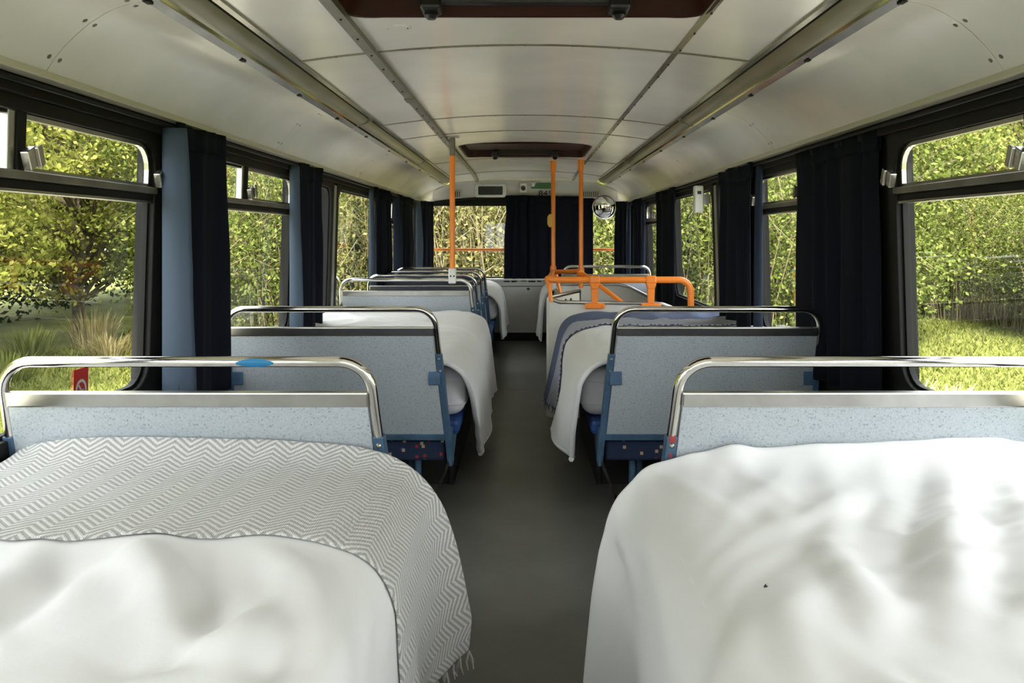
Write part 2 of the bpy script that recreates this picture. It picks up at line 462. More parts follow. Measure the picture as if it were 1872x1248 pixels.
# ---- windows
def side_window(idx, side, y0, y1, vent):
    root = thing('window_%d' % idx, (side * 1.2, (y0 + y1) / 2, SILL), kind='structure')
    def ring(i0, i1, j0, j1, r, d_in, d_out, w, rr=None):
        inner = rrect(i0, i1, j0, j1, r)
        outer = rrect(i0 - w, i1 + w, j0 - w, j1 + w, rr if rr else 0.02)
        mb = MB()
        n = len(inner)
        A = [W(side, p[0], p[1], d_in) for p in inner]; B = [W(side, p[0], p[1], d_in) for p in outer]
        C = [W(side, p[0], p[1], d_out) for p in inner]; D = [W(side, p[0], p[1], d_out) for p in outer]
        fs = []
        for i in range(n):
            j = (i + 1) % n
            fs += [(i, j, n+j, n+i), (2*n+i, 3*n+i, 3*n+j, 2*n+j), (i, 2*n+i, 2*n+j, j), (n+i, n+j, 3*n+j, 3*n+i)]
        return mb.add(A + B + C + D, fs)
    # rubber gasket with rounded corners, two steps
    part(root, 'gasket', ring(y0 + 0.030, y1 - 0.030, SILL + 0.03, HEAD - 0.022, 0.085, -0.014, 0.03, 0.052), 'black', bevel=0.004)
    part(root, 'frame', ring(y0 + 0.040, y1 - 0.040, SILL + 0.04, HEAD - 0.030, 0.08, 0.004, 0.022, 0.014, 0.085), 'black')
    g = 0.014
    def pane(a, b, c, d):
        p = MB().add([W(side, a, c, g), W(side, b, c, g), W(side, b, d, g), W(side, a, d, g)], [(0, 1, 2, 3)])
        part(root, 'pane', p, 'glass')
    if vent:
        ym = (y0 + y1) / 2 - 0.045
        pane(y0 + 0.035, y1 - 0.035, SILL + 0.035, 1.279)
        pane(y0 + 0.035, ym, 1.322, HEAD - 0.026)
        pane(ym, y1 - 0.035, 1.322, HEAD - 0.026)
        t = MB(); wall_block(t, side, y0 + 0.01, y1 - 0.01, 1.279, 1.302, -0.006, 0.03)
        part(root, 'transom', t, 'black', bevel=0.003)
        t = MB(); wall_block(t, side, y0 + 0.012, y1 - 0.012, 1.302, 1.324, -0.016, 0.03)
        part(root, 'transom_channel', t, 'alum_dark', bevel=0.004)
        t = MB(); wall_block(t, side, y0 + 0.02, y1 - 0.02, 1.272, 1.280, -0.010, 0.02)
        part(root, 'transom_bead', t, 'alum', bevel=0.002)
        t = MB(); wall_block(t, side, ym - 0.004, ym + 0.030, 1.32, HEAD - 0.015, -0.010, 0.03)
        part(root, 'mullion', t, 'black', bevel=0.004)
        t = MB(); wall_block(t, side, ym - 0.030, ym - 0.004, 1.32, HEAD - 0.015, -0.004, 0.022)
        part(root, 'mullion_bead', t, 'alum', bevel=0.003)
        # bright inner frame of the sliding light
        part(root, 'slider_frame', ring(ym + 0.038, y1 - 0.052, 1.334, HEAD - 0.036, (0.004, 0.004, 0.07, 0.004), -0.002, 0.012, 0.012,
                                        (0.004, 0.004, 0.08, 0.004)), 'alum')
        # sloping finger catches
        for yc in (ym + 0.030, y1 - 0.012):
            c = MB()
            prof = [(0.0, 0.0), (0.034, 0.018), (0.018, 0.062), (-0.016, 0.044)]
            o = Vector(W(side, yc, 1.322, -0.016))
            pts = [(o.x, o.y + a - 0.02, o.z + b) for a, b in prof]
            c.prism(pts, (-side * 0.022, 0, 0))
            k = part(root, 'catch', c, 'alum', bevel=0.003)
            lip = MB().prism([(o.x - side * 0.022, o.y + a - 0.02, o.z + b) for a, b in ((0.022, 0.008), (0.038, 0.020), (0.022, 0.066), (0.006, 0.056))], (-side * 0.010, 0, 0))
            lo = shift(lip, root.location).build('catch_lip', 'alum', k, bevel=0.002)
    else:
        pane(y0 + 0.035, y1 - 0.035, SILL + 0.035, HEAD - 0.026)
    return root
wi = 1
for side in (-1, 1):
    for (a, b, v) in WINS:
        side_window(wi, side, a, b, v); wi += 1

# ---- ceiling: crowned centre in three bays, light troughs, coved sides
def zc(x): return 1.840 - 0.058 * (x / 0.78) ** 2
def dip(x, y):
    t = min(1.0, max(0.0, (y - 7.9) / 0.9))
    return -0.060 * t * t * (1 - min(1, abs(x) / 0.8) * 0.6)

ceiling = thing('ceiling', (0, 3.6, 1.84), kind='structure')
SEAMS = [BACK, 0.95, 2.78, 4.40, 5.05, 6.80, 8.15, 8.82]
HATCH = [(1.45, 2.36, 0.52), (5.68, 6.62, 0.475)]
G = 0.0035
def bay(xa, xb, y0, y1, hole=None):
    """a ceiling sheet with a gap left all round; hole = rounded hatch opening"""
    n = 8
    mb = MB()
    if hole is None:
        prof = [(xa + G + (xb - xa - 2 * G) * i / n, zc(xa + G + (xb - xa - 2 * G) * i / n)) for i in range(n + 1)]
        mb.sheet(prof, y0 + G, y1 - G, n=6, dz=dip)
    else:
        h0, h1, hw = hole
        raw = rrect(-hw, hw, h0, h1, 0.10, 6); inner = []
        for p, q in zip(raw, raw[1:] + raw[:1]):           # enough points for the crown of the roof
            k = max(1, int(math.hypot(q[0] - p[0], q[1] - p[1]) / 0.05))
            inner += [(p[0] + (q[0] - p[0]) * i / k, p[1] + (q[1] - p[1]) * i / k) for i in range(k)]
        outer = []
        cy = (h0 + h1) / 2
        ax, bx, ay, by = xa + G, xb - G, y0 + G, y1 - G
        for (x, y) in inner:
            # push each point out to the rectangle along the ray from the hole centre, keeping the corners
            dx, dy = x, y - cy
            kx = (bx if dx > 0 else ax) / dx if abs(dx) > 1e-6 else 1e9
            ky = ((by if dy > 0 else ay) - cy) / dy if abs(dy) > 1e-6 else 1e9
            k = min(kx, ky); outer.append((dx * k, cy + dy * k))
        # force true corners
        for cxr, cyr in ((ax, ay), (bx, ay), (bx, by), (ax, by)):
            i = min(range(len(outer)), key=lambda q: (outer[q][0]-cxr)**2 + (outer[q][1]-cyr)**2); outer[i] = (cxr, cyr)
        m = len(inner); L = 4
        vs = []; fs = []
        for l in range(L + 1):
            t = l / L
            for p, q in zip(inner, outer):
                x = p[0] + (q[0] - p[0]) * t; y = p[1] + (q[1] - p[1]) * t
                vs.append((x, y, zc(x) + dip(x, y)))
        for l in range(L):
            for i in range(m):
                j = (i + 1) % m
                fs.append((l*m+i, l*m+j, (l+1)*m+j, (l+1)*m+i))
        mb.add(vs, fs)
    return part(ceiling, 'ceiling_panel', mb, 'ceiling', smooth=True, solid=0.004, offset=0)
for a, b in zip(SEAMS[:-1], SEAMS[1:]):
    hs = [h for h in HATCH if a < h[0] and h[1] < b]
    bay(-0.53, 0.53, a, b, hs[0] if hs else None)
    bay(-0.785, -0.53, a, b); bay(0.53, 0.785, a, b)
# dark backing seen in the joints, and seam beads
for y in SEAMS[1:-1]:
    prof = [(-0.785 + 1.57 * i / 24, zc(-0.785 + 1.57 * i / 24) - 0.0035) for i in range(25)]
    part(ceiling, 'seam_bead', MB().sheet(prof, y - 0.008, y + 0.008, dz=dip), 'alum_dark', smooth=True, solid=0.004, offset=0)
    for i in range(9):
        x = -0.66 + i * 0.165
        if abs(abs(x) - 0.5) < 0.03: continue
        part(ceiling, 'screw', MB().lathe([(0.0045, 0), (0.0045, -0.004), (0.002, -0.006)], 8, Matrix.Translation((x, y, zc(x) - 0.004 + dip(x, y)))), 'alum_dark')
# outer roof skin
def zroof(x): return 1.90 - 0.10 * (abs(x) / 1.3) ** 2 - max(0, abs(x) - 0.9) ** 2 * 1.3
rp = [(-1.31 + 2.62 * i / 24, zroof(-1.31 + 2.62 * i / 24)) for i in range(25)]
roof = MB()
# roof in strips so that the hatches stay backed by their own lids
roof.sheet(rp, BACK, FRONT + 0.1)
part(ceiling, 'roof_skin', roof, 'maroon', smooth=True, solid=0.01)

# hatches: recessed maroon trays with a black bar and handles
def hatch(h0, h1, hw, label):
    cy = (h0 + h1) / 2
    root = thing('roof_hatch', (0, cy, zc(0)), label, 'roof hatch')
    n = 6
    top = [(x, y, zc(x) + 0.050) for x, y in rrect(-hw + 0.012, hw - 0.012, h0 + 0.012, h1 - 0.012, 0.09, n)]
    bot = [(x, y, zc(x) - 0.004) for x, y in rrect(-hw, hw, h0, h1, 0.10, n)]
    m = len(top)
    w = MB().add(bot + top, [(i, (i+1) % m, m + (i+1) % m, m + i) for i in range(m)])
    part(root, 'rim_wall', w, 'maroon', smooth=True, solid=0.006)
    part(root, 'lid', MB().add(top, [tuple(range(m))]), 'maroon', solid=0.006)
    lip_i = [(x, y, zc(x) - 0.006) for x, y in rrect(-hw, hw, h0, h1, 0.10, n)]
    lip_o = [(x, y, zc(x) - 0.006) for x, y in rrect(-hw - 0.010, hw + 0.010, h0 - 0.010, h1 + 0.010, 0.108, n)]
    part(root, 'lip', MB().ring(lip_i, lip_o, (0, 0, 0.008)), 'maroon')
    k = 0.52 * hw
    part(root, 'release_bar', MB().box((-k, h1 - 0.075, 1.838), (k, h1 - 0.035, 1.878)), 'plastic_black', bevel=0.006)
    for s in (-1, 1):
        hd = part(root, 'handle', MB().box((s*k - 0.03, h1 - 0.11, 1.812), (s*k + 0.03, h1 - 0.02, 1.865)), 'plastic_black', bevel=0.01)
        shift(MB().lathe([(0.018, 0), (0.021, -0.012), (0.012, -0.022)], 12, Matrix.Translation((s*k, h1 - 0.065, 1.814))), root.location).build('knob', 'plastic_black', hd, smooth=True)
hatch(*HATCH[0], 'dark red roof hatch recess nearest, cut by the top of the picture')
hatch(*HATCH[1], 'dark red roof hatch recess with black bar, behind the left orange pole')

# long strips that cover the joints between centre and side bays
def strip(side, y0, y1, name, w, h, m):
    x = side * 0.53
    root = thing(name, (x, (y0 + y1) / 2, zc(x)), kind='structure')
    n = 14
    mb = MB()
    for i in range(n):
        a = y0 + (y1 - y0) * i / n; b = y0 + (y1 - y0) * (i + 1) / n
        za, zb = zc(x) + dip(x, a), zc(x) + dip(x, b)
        mb.hexa([(x - w, a, za - h), (x + w, a, za - h), (x + w, b, zb - h), (x - w, b, zb - h)],
                [(x - w, a, za), (x + w, a, za), (x + w, b, zb), (x - w, b, zb)])
    part(root, 'cover_strip', mb, m)
    return root
s1 = strip(-1, BACK, 8.8, 'trim_3', 0.017, 0.022, 'alum_dark')
s2 = strip(1, BACK, 8.8, 'trim_4', 0.015, 0.005, 'alum')
for s, x, h in ((s1, -0.53, 0.022), (s2, 0.53, 0.005)):
    y = 1.6
    while y < 8.6:
        part(s, 'screw', MB().lathe([(0.004, 0), (0.004, -0.002), (0.002, -0.004)], 8, Matrix.Translation((x + (0.006 if x > 0 else 0), y, zc(x) - h + dip(x, y)))), 'black')
        y += 0.23
part(s1, 'joint_box', MB().box((-0.55, 3.62, zc(0.53) - 0.030), (-0.512, 3.70, zc(0.53) - 0.005)), 'alum_dark', bevel=0.003)

# coved panels
COVE = [(0.902, 1.730), (0.935, 1.724), (0.965, 1.715), (1.0, 1.699), (1.035, 1.677), (1.065, 1.652), (1.095, 1.622), (1.12, 1.592), (1.142, 1.558)]
CSEAM = [BACK, 0.14, 1.89, 3.63, 5.40, 7.10, 8.62]
for side in (-1, 1):
    for a, b in zip(CSEAM[:-1], CSEAM[1:]):
        mb = MB().sheet([(side * x, z) for x, z in COVE], a + 0.0015, b - 0.0015, n=2)
        part(ceiling, 'cove_panel', mb, 'cove', smooth=True, solid=0.004, offset=0)
    # front corner of the cove, swept round to the front header
    vs = []; fs = []; n = 7
    for i in range(n + 1):
        t = i / n
        ang = t * PI / 2 * 0.9
        for (x, z) in COVE:
            q = (1.145 - x)
            px = 1.145 - q * math.cos(ang) - 0.0 - (1 - math.cos(ang)) * 0.02
            px = x - (0.20 * (1 - math.cos(ang)))
            py = 8.62 + 0.30 * math.sin(ang)
            vs.append((side * px, py, z - 0.028 * t * (1.0 if z > 1.6 else 0.4)))
    k = len(COVE)
    for i in range(n):
        for j in range(k - 1): fs.append((i*k+j, i*k+j+1, (i+1)*k+j+1, (i+1)*k+j))
    part(ceiling, 'cove_corner', MB().add(vs, fs), 'cove', smooth=True, solid=0.004, offset=0)
    for y in CSEAM[1:-1]:
        part(ceiling, 'seam_backing', MB().sheet([(side * (x + 0.004), z + 0.004) for x, z in COVE], y - 0.006, y + 0.006), 'seam', smooth=True)
        for (x, z), (nx, nz) in ((COVE[1], (0.3, 0.95)), (COVE[4], (0.6, 0.8)), (COVE[6], (0.72, 0.69)), (COVE[7], (0.8, 0.6))):
            if (x, z) == COVE[1] and side > 0: continue
            if (x, z) == COVE[6]: continue
            for d in (-0.021, 0.021):
                d2 = d
                rot = Vector((-side * nx, 0, -nz)).to_track_quat('Z', 'Y').to_matrix().to_4x4()
                mt = Matrix.Translation((side * x, y + d2, z)) @ rot
                part(ceiling, 'rivet', MB().lathe([(0.0085, 0), (0.0085, 0.003), (0.005, 0.0055)], 10, mt), 'alum_dark', smooth=True)

# light troughs
def light_run(side, y0, y1, label):
    root = thing('light_trough', (side * 0.84, (y0 + y1) / 2, 1.76), label, 'ceiling light', 'ceiling light troughs')
    P = lambda pts: [(side * x, z) for x, z in pts]
    e = 0.002
    part(root, 'inner_rim', MB().sheet(P([(0.778, 1.790), (0.780, 1.770), (0.798, 1.768)]), y0 + e, y1 - e), 'alum', solid=0.003, offset=0)
    part(root, 'rim_groove', MB().sheet(P([(0.798, 1.770), (0.803, 1.778), (0.808, 1.768)]), y0 + e, y1 - e), 'black')
    part(root, 'diffuser', MB().sheet(P([(0.808, 1.768), (0.822, 1.752), (0.848, 1.740), (0.866, 1.737)]), y0 + e, y1 - e), 'olive', smooth=True, solid=0.003, offset=0)
    part(root, 'bead', MB().sheet(P([(0.864, 1.738), (0.868, 1.730), (0.873, 1.730), (0.876, 1.738)]), y0 + e, y1 - e), 'chrome')
    part(root, 'outer_rim', MB().sheet(P([(0.876, 1.738), (0.884, 1.733), (0.902, 1.724), (0.908, 1.728)]), y0 + e, y1 - e), 'alum', smooth=True, solid=0.003, offset=0)
    n = max(2, int((y1 - y0) / 0.62))
    for i in range(n):
        y = y0 + (i + 0.5) * (y1 - y0) / n
        part(root, 'clip', MB().box((side*0.890, y - 0.014, 1.722), (side*0.906, y + 0.014, 1.731)), 'black', bevel=0.002)
    for y in (y0, y1):
        if 0 < y < 8.5:
            part(root, 'end_cap', MB().prism([(side*x, y - (0.012 if y == y1 else 0), z - 0.003) for x, z in ((0.79, 1.768), (0.82, 1.750), (0.868, 1.735), (0.868, 1.75), (0.80, 1.785))], (0, 0.012, 0)), 'alum_dark')
light_run(-1, BACK, 4.12, 'long ceiling light trough on the left, nearest run with olive diffuser')
light_run(-1, 4.12, 6.40, 'ceiling light trough on the left, middle run past the joint')
light_run(-1, 6.40, 8.72, 'ceiling light trough on the left, short run ending at the front')
light_run(1, BACK, 4.12, 'long ceiling light trough on the right, nearest run with olive diffuser')
light_run(1, 4.12, 6.40, 'ceiling light trough on the right, middle run over the stairs')
light_run(1, 6.40, 8.72, 'ceiling light trough on the right, short run ending above round mirror')

# ceiling vent plates
def plate(x, y, rx, ry, label):
    root = thing('ceiling_plate', (x, y, zc(x)), label, 'cover plate')
    n = 20
    o = [(x + rx * math.cos(2*PI*i/n), y + ry * math.sin(2*PI*i/n), zc(x) - 0.005) for i in range(n)]
    part(root, 'disc', MB().prism(o, (0, 0, 0.004)), 'ceiling', bevel=0.001)
    for s in (-1, 1):
        part(root, 'screw', MB().lathe([(0.003, 0), (0.002, -0.002)], 8, Matrix.Translation((x + s * rx * 0.75, y, zc(x) - 0.005))), 'black')
plate(-0.40, 2.50, 0.042, 0.036, 'oval cream cover plate beside the near roof hatch')
plate(-0.115, 7.15, 0.055, 0.07, 'small oval cover plate on ceiling ahead of far hatch')

# ---- back wall (behind the camera) with its rear window
bw = MB()
bw.box((-1.31, BACK - 0.06, 0), (1.31, BACK, 0.72)); bw.box((-1.31, BACK - 0.06, 1.50), (1.31, BACK, 1.95))
bw.box((-1.31, BACK - 0.06, 0.72), (-1.0, BACK, 1.50)); bw.box((1.0, BACK - 0.06, 0.72), (1.31, BACK, 1.50))
tag(bw.build('wall_back', 'front'), kind='structure')
rw = thing('window_%d' % wi, (0, BACK, 0.72), kind='structure'); wi += 1
part(rw, 'frame', MB().ring([(x, BACK, z) for x, z in rrect(-0.97, 0.97, 0.75, 1.47, 0.09)], [(x, BACK, z) for x, z in rrect(-1.03, 1.03, 0.69, 1.53, 0.02)], (0, 0.015, 0)), 'black')
part(rw, 'pane', MB().add([(-0.98, BACK - 0.02, 0.74), (0.98, BACK - 0.02, 0.74), (0.98, BACK - 0.02, 1.48), (-0.98, BACK - 0.02, 1.48)], [(0, 1, 2, 3)]), 'glass')

# ---- front wall
wf = thing('wall_front', (0, FRONT, 0), kind='structure')
part(wf, 'lower_panel', MB().box((-1.25, FRONT - 0.10, 0.0), (1.25, FRONT + 0.06, 0.60)), 'front', bevel=0.008)
part(wf, 'panel_band', MB().box((-1.24, FRONT - 0.105, 0.605), (1.24, FRONT + 0.06, 0.668)), 'front', bevel=0.008)
part(wf, 'window_ledge', MB().box((-1.24, FRONT - 0.14, 0.668), (1.24, FRONT + 0.06, 0.690)), 'stairwhite', bevel=0.006)
part(wf, 'skirting', MB().box((-1.24, FRONT - 0.112, 0.0), (1.24, FRONT - 0.10, 0.09)), 'black')
part(wf, 'lock', MB().prism([(0.035 + 0.022 * math.cos(k * PI / 2), FRONT - 0.1055, 0.575 + 0.017 * math.sin(k * PI / 2)) for k in range(4)], (0, -0.004, 0)), 'ink')
# corner posts and centre post, dark
post = MB()
post.box((-1.26, FRONT - 0.03, 0.69), (-1.06, FRONT + 0.06, 1.60)); post.box((1.06, FRONT - 0.03, 0.69), (1.26, FRONT + 0.06, 1.60))
part(wf, 'corner_post', post, 'wall')
part(wf, 'centre_post', MB().box((-0.035, FRONT - 0.02, 0.69), (0.035, FRONT + 0.05, 1.60)), 'black', bevel=0.008)
def zarch(x): return 1.615 - 0.075 * (x / 1.1) ** 2           # foot of the fascia
def ztopf(x): return zc(x) + dip(x, 8.80) - 0.006
vs = []; fs = []; nx = 32; nz = 5
for i in range(nx + 1):
    x = -1.13 + 2.26 * i / nx
    zt = ztopf(x) if abs(x) < 0.80 else ztopf(0.80) - (abs(x) - 0.80) * 0.42
    zt = max(zt, zarch(x) + 0.02)
    for j in range(nz + 1):
        t = j / nz
        vs.append((x, 8.775 + 0.13 * t ** 0.8, zt + (zarch(x) - zt) * t))
for i in range(nx):
    for j in range(nz): fs.append((i*(nz+1)+j, i*(nz+1)+j+1, (i+1)*(nz+1)+j+1, (i+1)*(nz+1)+j))
part(wf, 'fascia', MB().add(vs, fs), 'fascia', smooth=True, solid=0.005, offset=0)
bead = [(-1.1 + 2.2 * i / 24, 8.90, zarch(-1.1 + 2.2 * i / 24) - 0.012) for i in range(25)]
part(wf, 'fascia_bead', MB().tube(bead, 0.014, 6), 'black', smooth=True)
hd = MB()
n = 24
top = [(-1.2 + 2.4 * i / n, FRONT - 0.01, zarch(-1.2 + 2.4 * i / n) + 0.02) for i in range(n + 1)]
hd.prism(top + [(1.2, FRONT - 0.01, 1.50), (-1.2, FRONT - 0.01, 1.50)], (0, 0.06, 0))
part(wf, 'header', hd, 'black')
for s in (-1, 1):
    w = thing('window_%d' % wi, (s * 0.55, FRONT, 0.69), kind='structure'); wi += 1
    a, b = sorted((s * 0.03, s * 1.07))
    part(w, 'gasket', MB().ring([(x, FRONT - 0.02, z) for x, z in rrect(a + 0.012, b - 0.012, 0.705, 1.525, 0.06)],
                                [(x, FRONT - 0.02, z) for x, z in rrect(a - 0.03, b + 0.03, 0.68, 1.57, 0.02)], (0, 0.06, 0)), 'black', bevel=0.004)
    part(w, 'pane', MB().add([(a, FRONT + 0.02, 0.70), (b, FRONT + 0.02, 0.70), (b, FRONT + 0.02, 1.55), (a, FRONT + 0.02, 1.55)], [(0, 1, 2, 3)]), 'glass')

# ------------------------------------------------------------------ things on the front fascia
def text_mesh(body, size, depth=0.002):
    cu = bpy.data.curves.new('t', 'FONT'); cu.body = body; cu.size = size; cu.extrude = depth
    o = bpy.data.objects.new('t', cu); COL.objects.link(o)
    dg = bpy.context.evaluated_depsgraph_get(); dg.update()
    me = bpy.data.meshes.new_from_object(o.evaluated_get(dg))
    bpy.data.objects.remove(o, do_unlink=True)
    return me
FX = Matrix.Rotation(math.radians(-24), 4, 'X')               # fascia leans: its face looks down and back

m = thing('periscope_window', (-0.385, 8.80, 1.665), 'white framed dark viewing slot on front fascia left', 'viewing slot')
out = rrect(-0.175, 0.175, -0.072, 0.072, 0.03); inn = rrect(-0.135, 0.135, -0.048, 0.048, 0.012)
k = MB().ring([(x, 0, z) for x, z in inn], [(x, 0, z) for x, z in out], (0, 0.05, 0)).build('frame', 'white', m, bevel=0.006)
MB().box((-0.14, 0.018, -0.052), (0.14, 0.04, 0.052)).build('slot_glass', 'plastic_black', m)
for (x, z) in ((-0.155, 0), (0.155, 0), (-0.08, 0.060), (0.08, 0.060), (-0.08, -0.060), (0.08, -0.060)):
    MB().lathe([(0.005, 0), (0.005, 0.003), (0.002, 0.004)], 8, Matrix.Translation((x, 0, z)) @ Matrix.Rotation(PI/2, 4, 'X')).build('screw', 'steel', m)
s = thing('switch_box', (-0.02, 8.79, 1.70), 'white switch box with black round knob on front fascia', 'switch')
MB().box((-0.038, -0.01, -0.055), (0.038, 0.06, 0.045)).build('box', 'white', s, bevel=0.005)
MB().lathe([(0.026, 0), (0.026, 0.012), (0.02, 0.022)], 18, Matrix.Translation((0, -0.008, -0.012)) @ Matrix.Rotation(PI/2, 4, 'X')).build('knob', 'plastic_black', s, smooth=True)
c = thing('camera_dome', (0.085, 8.80, 1.725), 'small grey dome sensor beside the green sign on front fascia', 'sensor')
MB().lathe([(0.034, 0.02), (0.034, 0.0), (0.026, -0.018), (0.010, -0.026)], 16).build('dome', 'steel', c, smooth=True)
MB().box((-0.04, -0.03, 0.018), (0.04, 0.05, 0.032)).build('bracket', 'white', c, bevel=0.003)
g = thing('green_sign', (0.20, 8.79, 1.716), 'dark green notice with pale lines on front fascia', 'sign')
MB().box((-0.135, 0.0, -0.030), (0.135, 0.02, 0.030)).build('board', 'green', g, bevel=0.002)
M['signtext'] = mat('pale_green_print', (0.10, 0.32, 0.12), 0.6)
for z in (0.016, 0.0, -0.016):
    MB().box((-0.12, -0.002, z - 0.003), (0.12, 0.001, z + 0.003)).build('print_line', 'signtext', g)
me = text_mesh('845', 0.108, 0.002)
nb = finish('fleet_number', me, 'ink'); nb.location = (0.145, 8.872, 1.606); nb.rotation_euler = (PI/2 + 0.62, 0, 0)
tag(nb, 'black fleet number 845 on front fascia', 'lettering')
for x, nslot, lab in ((-0.76, 4, 'slotted air vent at left end of the front fascia'), (0.73, 8, 'slotted air vent at right end of the front fascia')):
    v = thing('air_vent', (x, 8.835, 1.625), lab, 'vent')
    hw = 0.012 + nslot * 0.011
    MB().box((-hw, 0.0, -0.042), (hw, 0.05, 0.042)).build('plate', 'fascia', v, bevel=0.004)
    for i in range(nslot):
        xx = -hw + 0.014 + i * 0.0222 + 0.006
        MB().box((xx - 0.0045, -0.0025, -0.030), (xx + 0.0045, 0.002, 0.030)).build('slot', 'ink', v)
# round convex mirror
mr = thing('convex_mirror', (0.865, 8.70, 1.475), 'round convex mirror with chrome rim above the right front seat', 'mirror')
rot = Vector((-0.30, -1, -0.12)).to_track_quat('Z', 'Y').to_matrix().to_4x4()
prof = [(0.125 * math.sin(a), 0.05 * math.cos(a)) for a in [PI/2 - i * PI/2/8 for i in range(9)]]
prof[-1] = (0.001, 0.05)
MB().lathe(prof, 32, rot).build('mirror_glass', 'mirror', mr, smooth=True, sharp=60)
MB().lathe([(0.122, 0.004), (0.134, 0.006), (0.136, -0.006), (0.128, -0.02), (0.05, -0.035)], 32, rot).build('rim', 'chrome', mr, smooth=True)
MB().tube([(0.01, 0.03, 0.0), (0.03, 0.10, 0.10), (0.03, 0.12, 0.14)], 0.009, 8).build('arm', 'steel', mr, smooth=True)
# guard bars across the front windows
for s, lab in ((-1, 'orange guard bar across the left front window'), (1, 'orange guard bar across the right front window')):
    gb = thing('guard_bar', (s * 0.55, 8.90, 1.01), lab, 'rail')
    MB().tube([(-0.53, 0, 0), (0.53, 0, 0)], 0.017, 10).build('bar', 'orange', gb, smooth=True)
    for e in (-0.53, 0.53): MB().lathe([(0.028, -0.006), (0.028, 0.006)], 14, Matrix.Translation((e, 0, 0)) @ Matrix.Rotation(PI/2, 4, 'Y')).build('end_flange', 'orange', gb)

# ------------------------------------------------------------------ curtains
def curtain(name, path, ztop, zbot, folds, amp, seed, label, lining=None, waist=0.0, header=True, lm='lining', flare=0.0):
    """path: (x0,y0)->(x1,y1) along the rail; pleated cloth hanging from it"""
    rnd = random.Random(seed)
    (x0, y0), (x1, y1) = path
    L = math.hypot(x1 - x0, y1 - y0); tx, ty = (x1 - x0) / L, (y1 - y0) / L; nx_, ny_ = -ty, tx
    nu, nv = max(40, folds * 14), 26
    ph = [rnd.uniform(0, 2*PI) for _ in range(4)]
    vs = []
    for j in range(nv + 1):
        t = j / nv; z = ztop + (zbot - ztop) * t
        for i in range(nu + 1):
            u = i / nu
            w = u + 0.035 * math.sin(2*PI*u*2 + ph[0] + t*1.5) * math.sin(PI*u)
            a = amp * (0.55 + 0.45 * min(1, t * 2.2))
            fold = math.sin(2*PI*folds*w + ph[1] + 0.6*t*math.sin(ph[2])) + 0.35 * math.sin(2*PI*(folds*1.7)*w + ph[3] + t*1.1)
            fine = 0.0
            if t < 0.10: fine = 0.35 * math.sin(2*PI*folds*3.1*u) * (1 - t / 0.10)
            sq = 1 - waist * math.exp(-((t - 0.20) / 0.16) ** 2) + flare * t
            s = (0.5 + (u - 0.5) * sq) * L
            d = a * (fold * 0.7 + fine)
            vs.append((x0 + tx * s + nx_ * d, y0 + ty * s + ny_ * d, z + 0.004 * math.sin(9*u + ph[0])))
    fs = [(j*(nu+1)+i, j*(nu+1)+i+1, (j+1)*(nu+1)+i+1, (j+1)*(nu+1)+i) for j in range(nv) for i in range(nu)]
    root = thing(name, ((x0+x1)/2, (y0+y1)/2, zbot), label, 'curtain')
    part(root, 'drape', MB().add(vs, fs), 'curtain', smooth=True, solid=0.003, sharp=0)
    if header:
        # stitched heading tape, a slightly fuller band at the top
        hv = [(p[0], p[1], p[2]) for p in vs[:(nu+1)*3]]
        hv = [(p[0] + nx_*0.006*k, p[1] + ny_*0.006*k, p[2] + (0.006 if q < nu+1 else 0)) for k in (1, -1) for q, p in enumerate(hv)]
        m2 = (nu + 1) * 3
        hf = [(b + j*(nu+1)+i, b + j*(nu+1)+i+1, b + (j+1)*(nu+1)+i+1, b + (j+1)*(nu+1)+i) for b in (0, m2) for j in range(2) for i in range(nu)]
        part(root, 'heading', MB().add(hv, hf), 'curtain', smooth=True, solid=0.002, sharp=0)
    if lining:
        # turned-back front edge that shows the paler lining
        (ax, ay), (bx, by) = lining
        lv = []; lf = []; n1 = 8
        for j in range(nv + 1):
            t = j / nv; z = ztop - 0.012 + (zbot - ztop + 0.012) * t
            ww = 0.70 + 0.30 * min(1, t * 2.0) + 0.06 * math.sin(7*t + seed)
            for i in range(n1 + 1):
                u = i / n1
                bow = 0.012 * math.sin(PI * u)
                lv.append((ax + (bx - ax) * u * ww, ay + (by - ay) * u * ww - bow, z))
        lf = [(j*(n1+1)+i, j*(n1+1)+i+1, (j+1)*(n1+1)+i+1, (j+1)*(n1+1)+i) for j in range(nv) for i in range(n1)]
        part(root, 'lining', MB().add(lv, lf), lm, smooth=True, solid=0.002, sharp=0)
    return root
ZT, ZB = 1.528, 0.60
curtain('curtain', ((-1.13, 2.58), (-1.12, 2.95)), ZT, ZB, 2, 0.024, 1, 'navy curtain with pale blue turned edge behind the nearest left seat', ((-1.168, 2.565), (-1.072, 2.585)), waist=0.05, flare=0.10)
curtain('curtain', ((-1.14, 4.00), (-1.13, 4.40)), ZT, ZB, 3, 0.024, 2, 'navy curtain second from the camera on the left, by the grey pillar', ((-1.172, 3.965), (-1.115, 3.99)), waist=0.10, flare=-0.02)
curtain('curtain', ((-1.14, 6.02), (-1.14, 6.78)), ZT, ZB, 4, 0.024, 3, 'navy curtain hanging at far end of the large plain left window', ((-1.17, 5.97), (-1.13, 6.01)), waist=0.10)
curtain('curtain', ((-1.14, 7.12), (-1.13, 8.00)), ZT, ZB, 4, 0.024, 4, 'navy curtain bunched past the vented far left window', ((-1.17, 7.06), (-1.10, 7.14)), lm='lining_dark', waist=0.10)
curtain('curtain', ((-1.10, 8.36), (-1.02, 8.78)), ZT, ZB, 3, 0.025, 5, 'navy curtain in the left front corner of the bus', ((-1.135, 8.28), (-1.07, 8.34)), waist=0.04)
